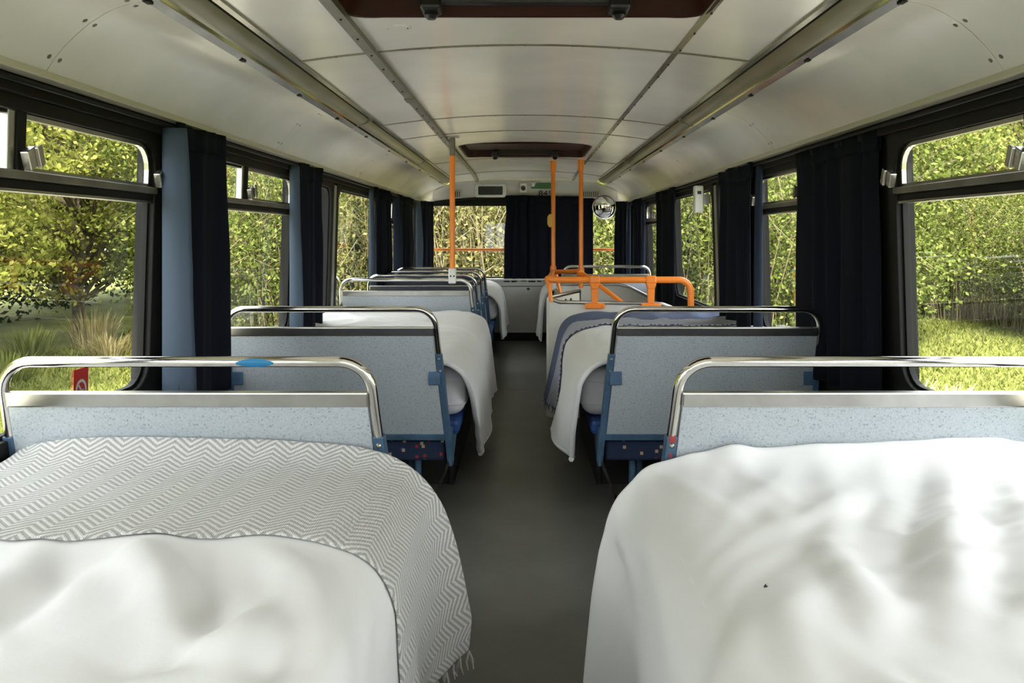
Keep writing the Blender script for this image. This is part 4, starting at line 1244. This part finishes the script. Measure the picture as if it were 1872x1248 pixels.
# front left
bed_base(-1, 7.55, 8.78, 'dark base under the front left bed')
mattress(-1, 7.18, 8.76, 'white mattress on the front left bed')
DL3 = make_duvet(-1, 7.10, 8.74, 'white duvet on the front left bed below the window', cell=0.04, hang=0.32, near_skew=0.35, seed=41, ymin=7.06, ymax=8.76, steps=90, top=0.672)
# front right
bed_base(1, 8.02, 8.78, 'dark base under the front right bed')
mattress(1, 7.65, 8.76, 'white mattress on the front right bed')
DR3 = make_duvet(1, 7.55, 8.74, 'white duvet on the front right bed past the stairs', cell=0.04, hang=0.36, near_skew=0.1, seed=51, ymin=7.53, ymax=8.76, steps=90, top=0.672, xin=0.19)
# small dark fly on the near right duvet
P = DR1[0]
jj = np.abs(DR1[2][..., 1] - 1.24) + np.abs(DR1[0][..., 0] - 0.365)
pi_ = np.unravel_index(np.argmin(jj), jj.shape)
fl = Vector(P[pi_]) + Vector((0, 0, 0.013))
fly = thing('fly', tuple(fl), 'tiny dark fly on the rumpled near right duvet', 'insect')
MB().lathe([(0.0002, 0), (0.0016, 0.001), (0.0022, 0.003), (0.0016, 0.005), (0.0003, 0.006)], 8, Matrix.Rotation(PI/2, 4, 'Y')).build('body', 'ink', fly, smooth=True)
for s in (-1, 1):
    MB().prism([(0.001, 0, 0.001), (0.004, s*0.001, 0.002), (0.006, s*0.004, 0.002), (0.003, s*0.003, 0.002)], (0, 0, 0.0004)).build('wing', 'ink', fly)

# ------------------------------------------------------------------ orange poles and stair rails
pl = thing('grab_pole', (-0.475, 5.20, 0.86), 'orange grab pole from left seat rail up to ceiling', 'pole')
zt = zc(-0.475)
part(pl, 'pole', MB().tube([(-0.475, 5.20, 0.93), (-0.475, 5.20, zt - 0.13)], 0.0175, 14), 'orange', smooth=True)
part(pl, 'upper_sleeve', MB().tube([(-0.475, 5.20, zt - 0.13), (-0.475, 5.20, zt - 0.004)], 0.0185, 14), 'alum_dark', smooth=True)
part(pl, 'ceiling_flange', MB().lathe([(0.046, zt - 0.004), (0.046, zt - 0.012), (0.02, zt - 0.018)], 20, Matrix.Translation((-0.475, 5.20, 0))), 'alum', smooth=True)
cl = part(pl, 'clamp', MB().box((-0.500, 5.178, 0.855), (-0.450, 5.222, 0.955)), 'white', bevel=0.008)
for dx in (-0.009, 0.012):
    shift(MB().lathe([(0.0055, 0), (0.0055, 0.002)], 10, Matrix.Translation((-0.475 + dx, 5.178, 0.905)) @ Matrix.Rotation(PI/2, 4, 'X')), pl.location).build('bolt', 'black', cl)

# stair enclosure: cream panels with steel capping
st = thing('stair_enclosure', (0.6, 5.9, 0), 'cream stairwell panels with steel capping behind the second right bed', 'stair enclosure')
def panel_path(pts, z0, ztops, thick, name):
    mb = MB()
    for (p, q, za, zb) in zip(pts[:-1], pts[1:], ztops[:-1], ztops[1:]):
        p, q = Vector((*p, 0)), Vector((*q, 0)); d = (q - p).normalized(); n = Vector((-d.y, d.x, 0)) * thick
        mb.hexa([(p.x, p.y, z0), (q.x, q.y, z0), (q.x + n.x, q.y + n.y, z0), (p.x + n.x, p.y + n.y, z0)],
                [(p.x, p.y, za), (q.x, q.y, zb), (q.x + n.x, q.y + n.y, zb), (p.x + n.x, p.y + n.y, za)])
    part(st, name, mb, 'stairwhite')
    cap = [(p[0], p[1], z) for p, z in zip(pts, ztops)]
    part(st, 'capping', MB().tube(cap, 0.013, 8), 'steel', smooth=True, sharp=60)
near = [(0.155, 5.12), (0.22, 5.10), (0.78, 5.10), (0.88, 5.10), (0.98, 5.10), (1.20, 5.10)]
panel_path(near, 0.0, [0.765, 0.742, 0.735, 0.728, 0.69, 0.60], 0.025, 'near_panel')
far = [(0.27, 6.90), (0.80, 6.90), (0.90, 6.90), (1.18, 6.90)]
panel_path(far, 0.0, [0.745, 0.745, 0.725, 0.58], 0.025, 'far_panel')
aisle = [(0.155, 5.14), (0.375, 5.50), (0.375, 5.56)]
panel_path(aisle, 0.0, [0.768, 0.788, 0.70], 0.02, 'aisle_panel')
long_ = [(0.30, 5.58), (0.27, 6.88)]
panel_path(long_, 0.0, [0.66, 0.70], 0.02, 'aisle_panel')
for (x, y) in ((0.270, 5.328), (0.308, 5.390)):
    d = Vector((0.22, 0.36, 0)).normalized(); nrm_ = Vector((d.y, -d.x, 0))
    mt = Matrix.Translation(Vector((x, y, 0.735)) + nrm_ * 0.001) @ nrm_.to_track_quat('Z', 'Y').to_matrix().to_4x4()
    part(st, 'bolt', MB().lathe([(0.011, -0.001), (0.011, 0.003), (0.006, 0.006)], 12, mt), 'black', smooth=True)

hr = thing('stair_handrail', (0.6, 5.9, 0.88), 'orange tubular handrail with brackets around the stairwell', 'handrail')
R = 0.021
zr = 0.885
pts = [(0.150, 5.16, zr), (0.156, 5.12, zr), (0.185, 5.10, zr)] + [(0.25 + 0.08 * i, 5.10, zr) for i in range(9)]
pts += [(0.985 + 0.075 * math.sin(a), 5.10, zr - 0.075 + 0.075 * math.cos(a)) for a in [PI/2 * i / 8 for i in range(9)]]
pts += [(1.062, 5.10, 0.66)]
part(hr, 'near_rail', MB().tube(pts, R, 12), 'orange', smooth=True, sharp=60)
part(hr, 'side_rail', MB().tube([(0.150, 5.14, zr), (0.17, 5.4, zr + 0.004), (0.235, 6.85, 0.855), (0.25, 7.06, 0.85)], 0.019, 10), 'orange', smooth=True)
part(hr, 'cross_rail', MB().tube([(0.245, 7.07, 0.845), (0.477, 6.80, 0.865)], 0.020, 10), 'orange', smooth=True)
for (x, y) in ((0.445, 5.10), (0.805, 5.10)):
    b = part(hr, 'bracket_post', MB().hexa([(x - 0.020, y - 0.016, 0.735), (x + 0.020, y - 0.016, 0.735), (x + 0.020, y + 0.016, 0.735), (x - 0.020, y + 0.016, 0.735)],
                                           [(x - 0.024, y - 0.018, 0.84), (x + 0.024, y - 0.018, 0.84), (x + 0.024, y + 0.018, 0.84), (x - 0.024, y + 0.018, 0.84)]), 'orange', bevel=0.004)
    shift(MB().hexa([(x - 0.020, y - 0.022, 0.825), (x + 0.020, y - 0.022, 0.825), (x + 0.020, y + 0.022, 0.825), (x - 0.020, y + 0.022, 0.825)],
                    [(x - 0.034, y - 0.026, 0.865), (x + 0.034, y - 0.026, 0.865), (x + 0.034, y + 0.026, 0.865), (x - 0.034, y + 0.026, 0.865)]), hr.location).build('socket', 'orange', b, bevel=0.006)
    shift(MB().box((x - 0.034, y - 0.027, 0.862), (x + 0.034, y + 0.027, 0.912)), hr.location).build('clamp', 'orange', b, bevel=0.010)
    shift(MB().box((x - 0.064, y - 0.022, 0.700), (x + 0.064, y - 0.002, 0.736)), hr.location).build('foot', 'orange', b, bevel=0.008)
    for dx in (-0.045, 0.045):
        shift(MB().lathe([(0.006, 0), (0.004, 0.004)], 8, Matrix.Translation((x + dx, y - 0.022, 0.718)) @ Matrix.Rotation(PI/2, 4, 'X')), hr.location).build('screw', 'orange', b)
part(hr, 'corner_post', MB().tube([(0.150, 5.14, zr), (0.158, 5.10, 0.82), (0.168, 5.085, 0.745)], [0.022, 0.014, 0.012], 10), 'orange', smooth=True)
part(hr, 'corner_knuckle', MB().lathe([(0.010, -0.028), (0.026, -0.018), (0.027, 0.012), (0.016, 0.024)], 14, Matrix.Translation((0.152, 5.13, zr))), 'orange', smooth=True)
part(hr, 'side_post', MB().tube([(0.235, 6.0, 0.875), (0.275, 6.0, 0.70)], 0.013, 10), 'orange', smooth=True)
part(hr, 'descending_rail', MB().tube([(0.40, 5.75, 0.90), (0.46, 5.6, 0.865), (0.70, 5.35, 0.68), (0.80, 5.25, 0.56)], 0.017, 10), 'orange', smooth=True)
part(hr, 'joint', MB().lathe([(0.02, -0.02), (0.028, -0.01), (0.028, 0.012), (0.02, 0.02)], 12, Matrix.Translation((0.40, 5.74, 0.895))), 'orange', smooth=True)
for (x, y, lab, zb) in ((0.477, 6.80, 'orange stair pole rising to ceiling near the right ceiling strip', 0.72), (0.25, 7.08, 'orange stair pole carrying a yellow bell push', 0.76)):
    p = thing('stair_pole', (x, y, zb), lab, 'pole')
    z1 = zc(x) + dip(x, y)
    part(p, 'tube', MB().tube([(x, y, zb), (x, y, z1 - 0.004)], 0.019, 12), 'orange', smooth=True)
    part(p, 'top_socket', MB().lathe([(0.021, z1 - 0.10), (0.027, z1 - 0.085), (0.027, z1 - 0.004), (0.032, z1 - 0.003)], 14, Matrix.Translation((x, y, 0))), 'orange', smooth=True)
    part(p, 'lower_socket', MB().lathe([(0.022, 0.83), (0.028, 0.845), (0.028, 0.885), (0.022, 0.90)], 14, Matrix.Translation((x, y, 0))), 'orange', smooth=True)
    if x < 0.3:
        q = [(x - 0.022 + 0.030 * a, y - 0.028, 1.300 + b) for a, b in ((-1, -0.032), (-0.5, -0.058), (0.6, -0.058), (0.6, 0.058), (-0.5, 0.058), (-1, 0.032))]
        bp = part(p, 'bell_push', MB().prism(q, (0, 0.05, 0)), 'yellow', bevel=0.004)
# white sensor box on the pillar by the right plain window
sb = thing('sensor_box', (1.10, 5.06, 1.40), 'white sensor box on the right window pillar', 'sensor')
MB().box((-0.028, -0.03, -0.085), (0.028, 0.03, 0.085)).build('case', 'white', sb, bevel=0.010, seg=3)
MB().box((-0.012, -0.033, 0.03), (0.012, -0.029, 0.05)).build('lens', 'ink', sb)
MB().box((0.028, -0.015, -0.03), (0.075, 0.015, 0.03)).build('mount', 'greypillar', sb)
# no smoking sticker on the near left window
ns = thing('no_smoking_sticker', (-(xw(0.74) + 0.009), 2.205, 0.742), 'red sticker with white barred circle on the near left window', 'sticker')
MB().box((0.0, -0.036, -0.075), (0.001, 0.036, 0.06)).build('sheet', 'red', ns)
n = 28
inn = [(0.001, 0.020 * math.cos(2*PI*i/n), 0.022 * math.sin(2*PI*i/n)) for i in range(n)]
out = [(0.001, 0.027 * math.cos(2*PI*i/n), 0.030 * math.sin(2*PI*i/n)) for i in range(n)]
MB().ring(inn, out, (0.0006, 0, 0)).build('ring', 'white', ns)
MB().box((0.001, -0.003, -0.024), (0.0016, 0.003, 0.024), Matrix.Rotation(0.7, 3, 'X')).build('bar', 'white', ns)
MB().box((0.001, -0.013, -0.003), (0.0016, 0.013, 0.001)).build('cigarette', 'white', ns)

# ------------------------------------------------------------------ outdoors
GZ = -1.65
gr = MB().add([(-80, -60, GZ), (80, -60, GZ), (80, 120, GZ), (-80, 120, GZ)], [(0, 1, 2, 3)]).build('ground', 'ground')
tag(gr, kind='structure')

def leaf_mesh(name, centers, n_each, spread, size, rng, flat=0.5, upbias=0.6):
    C = np.repeat(centers, n_each, axis=0)
    n = len(C)
    off = rng.normal(0, 1, (n, 3)) * np.array([spread, spread, spread * flat])
    c = C + off
    nrm = rng.normal(0, 1, (n, 3)); nrm[:, 2] += upbias; nrm /= np.linalg.norm(nrm, axis=1, keepdims=True)
    t = rng.normal(0, 1, (n, 3)); t -= nrm * (t * nrm).sum(1, keepdims=True); t /= np.linalg.norm(t, axis=1, keepdims=True)
    b = np.cross(nrm, t)
    s = size * rng.uniform(0.6, 1.3, (n, 1))
    V = np.stack([c - t * s, c + b * s * 0.55, c + t * s, c - b * s * 0.55], 1).reshape(-1, 3)
    me = bpy.data.meshes.new(name)
    me.vertices.add(4 * n); me.vertices.foreach_set('co', V.reshape(-1).astype(np.float32))
    me.loops.add(4 * n); me.loops.foreach_set('vertex_index', np.arange(4 * n, dtype=np.int32))
    me.polygons.add(n); me.polygons.foreach_set('loop_start', np.arange(0, 4 * n, 4, dtype=np.int32))
    me.update(calc_edges=True)
    return me

def tree_proto(seed, H, R, z0, nclus, n_each, spread, leaf, lm, layered=0.5, bare=0.0):
    rng = np.random.default_rng(seed); rnd = random.Random(seed)
    trunk = MB()
    pts = [Vector((0, 0, -0.1))]
    for i in range(1, 7):
        pts.append(Vector((rnd.uniform(-0.12, 0.12) * i * 0.5, rnd.uniform(-0.12, 0.12) * i * 0.5, H * 0.78 * i / 6)))
    trunk.tube(pts, [0.17, 0.14, 0.12, 0.10, 0.075, 0.05, 0.025], 8)
    br = MB(); cs = []
    for k in range(nclus):
        while True:
            p = rng.uniform(-1, 1, 3)
            if 0.30 < np.linalg.norm(p) < 1: break
        c = Vector((p[0] * R, p[1] * R, z0 + (p[2] * 0.5 + 0.5) * (H - z0)))
        if c.z > H * 0.6:                      # domed top
            f = 1 - ((c.z - H * 0.6) / (H * 0.4)) ** 2 * 0.5; c.x *= f; c.y *= f
        cs.append(c)
        if k % 2 == 0 or bare:
            f = min(0.92, max(0.12, (c.z - R * 0.45) / (H * 0.78)))
            q = f * 6; i = min(5, int(q)); base = pts[i].lerp(pts[i + 1], q - i)
            m1 = base.lerp(c, 0.35) + Vector((rnd.uniform(-.2, .2), rnd.uniform(-.2, .2), rnd.uniform(-.05, .3)))
            m2 = base.lerp(c, 0.7) + Vector((rnd.uniform(-.2, .2), rnd.uniform(-.2, .2), rnd.uniform(0, .3)))
            br.tube([base, m1, m2, c], [0.045, 0.032, 0.02, 0.008], 5)
    fm = leaf_mesh('foliage', np.array([tuple(c) for c in cs]), n_each, spread, leaf, rng, layered)
    fm.materials.append(M[lm])
    tm = bpy.data.meshes.new('trunk'); tm.from_pydata(trunk.v, [], trunk.f); tm.materials.append(M['bark'])
    bmh = bpy.data.meshes.new('branches'); bmh.from_pydata(br.v, [], br.f); bmh.materials.append(M['bark'])
    for m_ in (tm, bmh): m_.polygons.foreach_set('use_smooth', [True] * len(m_.polygons))
    return (tm, bmh, fm)

def plant(proto, name, loc, rz, sc, label, cat, group, names=('trunk', 'branches', 'foliage')):
    root = thing(name, loc, label, cat, group)
    root.rotation_euler = (0, 0, rz); root.scale = (sc, sc, sc)
    for me, nm in zip(proto, names):
        o = bpy.data.objects.new(nm, me); COL.objects.link(o); o.parent = root
    return root

BR = tree_proto(1, 8.8, 3.3, 0.9, 240, 170, 0.36, 0.060, 'leaf_bright', 0.35)
BR2 = tree_proto(2, 9.5, 3.5, 1.1, 240, 170, 0.38, 0.060, 'leaf_bright', 0.35)
MID = tree_proto(3, 10.0, 3.5, 0.4, 260, 150, 0.48, 0.068, 'leaf_mid', 0.6)
OLV = tree_proto(4, 8.5, 3.0, 0.4, 150, 130, 0.45, 0.060, 'leaf_olive', 0.6, bare=1)
DRK = tree_proto(5, 9.5, 3.5, 0.0, 190, 90, 0.55, 0.11, 'leaf_dark', 0.7)

def bramble(seed, R, H, ntw, nleaf, lm):
    rng = np.random.default_rng(seed); rnd = random.Random(seed)
    tw = MB(); cs = []
    for k in range(ntw):
        a = rnd.uniform(0, 2*PI); r = R * math.sqrt(rnd.random()) * 0.9
        b = Vector((r * math.cos(a), r * math.sin(a), 0))
        a2 = rnd.uniform(0, 2*PI); l = rnd.uniform(0.5, 1.5)
        h = H * rnd.uniform(0.45, 1.0)
        pts = [b, b + Vector((0.15*l*math.cos(a2), 0.15*l*math.sin(a2), h*0.45)), b + Vector((0.45*l*math.cos(a2), 0.45*l*math.sin(a2), h*0.85)),
               b + Vector((0.9*l*math.cos(a2), 0.9*l*math.sin(a2), h)), b + Vector((1.35*l*math.cos(a2), 1.35*l*math.sin(a2), h*0.85))]
        tw.tube(pts, [0.012, 0.010, 0.008, 0.006, 0.003], 4, cap=False)
        for q in (1, 2, 3, 4):
            cs.append(tuple(pts[q] + Vector((rnd.uniform(-.2, .2), rnd.uniform(-.2, .2), rnd.uniform(-.3, .2)))))
    fm = leaf_mesh('foliage', np.array(cs), nleaf, 0.26, 0.036, rng, 0.8); fm.materials.append(M[lm])
    tm = bpy.data.meshes.new('twigs'); tm.from_pydata(tw.v, [], tw.f); tm.materials.append(M['twig'])
    return (tm, fm)
BRA = bramble(7, 1.6, 4.2, 260, 22, 'leaf_olive')
BRB = bramble(8, 1.6, 4.0, 190, 40, 'leaf_mid')

GT = 'trees along the field edge outside'
trees_left = [(-11.5, 9.5, 0), (-12.5, 15.5, 0), (-12.0, 21.5, 1), (-12.5, 28.0, 0), (-13.0, 35.0, 2), (-11.5, 42.0, 2), (-12.0, 3.5, 1)]
labL = ['bright spring tree filling the near left window', 'bright spring tree beside the straw grass tuft in near left window',
        'yellow-green tree seen through the second left window', 'bright tree further along beyond the left curtains', 'mid green tree far along on the left',
        'mid green tree furthest along on the left', 'yellow-green tree left of the near left window']
for i, (x, y, k) in enumerate(trees_left):
    plant((BR, BR2, MID)[k], 'tree', (x, y, GZ), i * 1.3, 1.0 + 0.06 * (i % 3), labL[i], 'tree', GT)
for i in range(1, 11):
    plant(DRK, 'evergreen_tree', (-17.5 - (i % 2) * 1.2, -10 + i * 6.0, GZ), i * 2.1, 1.05 + 0.08 * (i % 3), 'dark evergreen in the row behind the bright left trees', 'tree', 'dark evergreens behind the left trees')
trees_right = [(17.0, 14.0, 0), (18.5, 21.0, 0), (17.5, 27.5, 1), (15.5, 34.0, 0), (12.5, 39.0, 0), (17.5, 6.0, 1), (9.0, 30.0, 0), (8.0, 23.5, 2)]
labR = ['mid green tree at right edge of the near right window', 'mid green tree behind the field in the near right window', 'yellow-green tree left of centre in near right window',
        'mid green tree through the second right window', 'mid green tree far along on the right', 'yellow-green tree past right of the near right window',
        'mid green tree seen through the plain right window', 'olive tree nearest beyond the plain right window']
for i, (x, y, k) in enumerate(trees_right):
    plant((MID, BR2, OLV)[k], 'tree', (x, y, GZ), i * 1.7 + 0.5, 1.0 + 0.07 * (i % 3), labR[i], 'tree', GT)
for i in range(1, 8):
    plant(MID if i % 3 else OLV, 'tall_tree', (23.5 + (i % 2) * 1.5, -4 + i * 6.5, GZ), i * 2.4, 1.25, 'tall hazy tree in the back row across the right field', 'tree', 'tall trees behind the right field')
hx = [(-5.2, 17.6, 1), (-3.9, 16.6, 1), (-2.2, 16.2, 0), (-0.4, 15.6, 0), (1.5, 16.2, 1), (3.2, 15.7, 1), (5.2, 16.5, 1), (-3.2, 17.8, 1), (0.5, 17.8, 0), (4.2, 18.0, 1), (-1.4, 17.6, 0)]
labH = ['bramble bush at left end of hedge ahead', 'leafy green bramble left of the front window', 'straw coloured bramble at middle of left front window', 'pale twiggy bramble behind the gathered front curtain',
        'leafy green bramble behind the drawn front curtain', 'leafy green bramble under the round mirror window', 'leafy green bramble at right end of hedge ahead', 'green bramble in second row of hedge on left', 'pale bramble in second row of hedge at centre', 'green bramble in second row of hedge on right', 'pale bramble in second row behind the left front window']
for i, (x, y, k) in enumerate(hx):
    plant((BRA, BRB, BRB)[k], 'bramble_bush', (x, y, GZ), i * 1.1, 1.15, labH[i], 'bush', 'bramble hedge in front of the bus', ('twigs', 'foliage'))
for i in range(5):
    plant(OLV if i % 2 else MID, 'hedge_tree', (-8 + i * 4.2, 21.5, GZ), i * 1.9, 0.95, 'tree standing behind the bramble hedge ahead', 'tree', 'trees behind the front hedge')

for i, (x, y) in enumerate([(15.0, 14.5), (15.6, 17.5), (15.2, 20.5), (15.5, 23.5), (15.0, 26.5), (14.5, 29.5), (13.2, 32.5), (11.0, 34.5)]):
    plant(BRB, 'undergrowth_bush', (x, y, GZ), i * 1.4, 1.0 + 0.12 * (i % 3), 'leafy bush at far edge of the right meadow', 'bush', 'bushes along the right meadow edge', ('twigs', 'foliage'))
pad = MB().box((-5.9, -8, GZ), (5.9, 12.0, GZ + 0.02)).build('bounce_pad', mat('pale_bounce_gravel', (0.46, 0.44, 0.39), 0.95, spec=0.1, var=0.3, vscale=30, bump=0.3, bscale=60))  # added pale strip, out of view, bouncing neutral light up to the ceiling
tag(pad, kind='structure')

def grass_field(name, x0, x1, y0, y1, n, h, seed, material, label):
    rng = np.random.default_rng(seed)
    bx = rng.uniform(x0, x1, n); by = rng.uniform(y0, y1, n); a = rng.uniform(0, 2*PI, n); hh = h * rng.uniform(0.4, 1.2, n); w = 0.022 * rng.uniform(0.7, 1.4, n)
    lean = rng.normal(0, 0.5, (n, 2)) * hh[:, None]
    c = np.stack([bx, by, np.full(n, GZ)], 1)
    d = np.stack([np.cos(a), np.sin(a), np.zeros(n)], 1) * w[:, None]
    tip = c + np.stack([lean[:, 0], lean[:, 1], hh], 1)
    V = np.stack([c - d, c + d, tip], 1).reshape(-1, 3)
    me = bpy.data.meshes.new(name)
    me.vertices.add(3*n); me.vertices.foreach_set('co', V.reshape(-1).astype(np.float32))
    me.loops.add(3*n); me.loops.foreach_set('vertex_index', np.arange(3*n, dtype=np.int32))
    me.polygons.add(n); me.polygons.foreach_set('loop_start', np.arange(0, 3*n, 3, dtype=np.int32))
    me.update(calc_edges=True)
    o = finish(name, me, material); tag(o, label, 'grass', kind='stuff'); return o
grass_field('grass', -11.5, -5.5, 4, 30, 30000, 0.13, 1, 'grass', 'sunlit grass outside the left windows')
grass_field('grass', 5.5, 16.5, 6, 32, 40000, 0.12, 2, 'grass', 'sunlit meadow grass outside the right windows')

def tuft(x, y, n, h, seed, material, label):
    rnd = random.Random(seed); mb = MB()
    for k in range(n):
        a = rnd.uniform(0, 2*PI); r = rnd.uniform(0, 0.45); b = Vector((r*math.cos(a), r*math.sin(a), 0))
        hh = h * rnd.uniform(0.5, 1.1); l = rnd.uniform(0.1, 0.5)
        e = b + Vector((l*math.cos(a), l*math.sin(a), hh)); m_ = b.lerp(e, 0.55) + Vector((0, 0, hh*0.15))
        sd = Vector((-math.sin(a), math.cos(a), 0)) * 0.012
        mb.add([b - sd, b + sd, m_ + sd, m_ - sd, e], [(0, 1, 2, 3), (3, 2, 4)])
    o = mb.build('grass_tuft', material); o.location = (x, y, GZ); tag(o, label, 'grass tuft', 'tall grass tufts outside'); return o
tuft(-10.6, 19.6, 260, 0.95, 1, 'drygrass', 'tall straw coloured grass tuft by the near left curtain')
tuft(-9.6, 18.4, 200, 0.55, 2, 'drygrass', 'low dry grass tuft in front of the tall straw tuft')
tuft(-11.2, 18.0, 200, 0.75, 3, 'grass', 'green grass tuft beside the straw coloured tuft')
tuft(-9.9, 15.2, 160, 0.55, 4, 'grass', 'low green grass tuft left of the straw tuft')
tuft(6.2, 12.6, 180, 0.50, 5, 'drygrass', 'dry grass tuft at foot of the near right window')
tuft(6.9, 12.9, 140, 0.35, 6, 'drygrass', 'smaller dry grass tuft right of the other one')
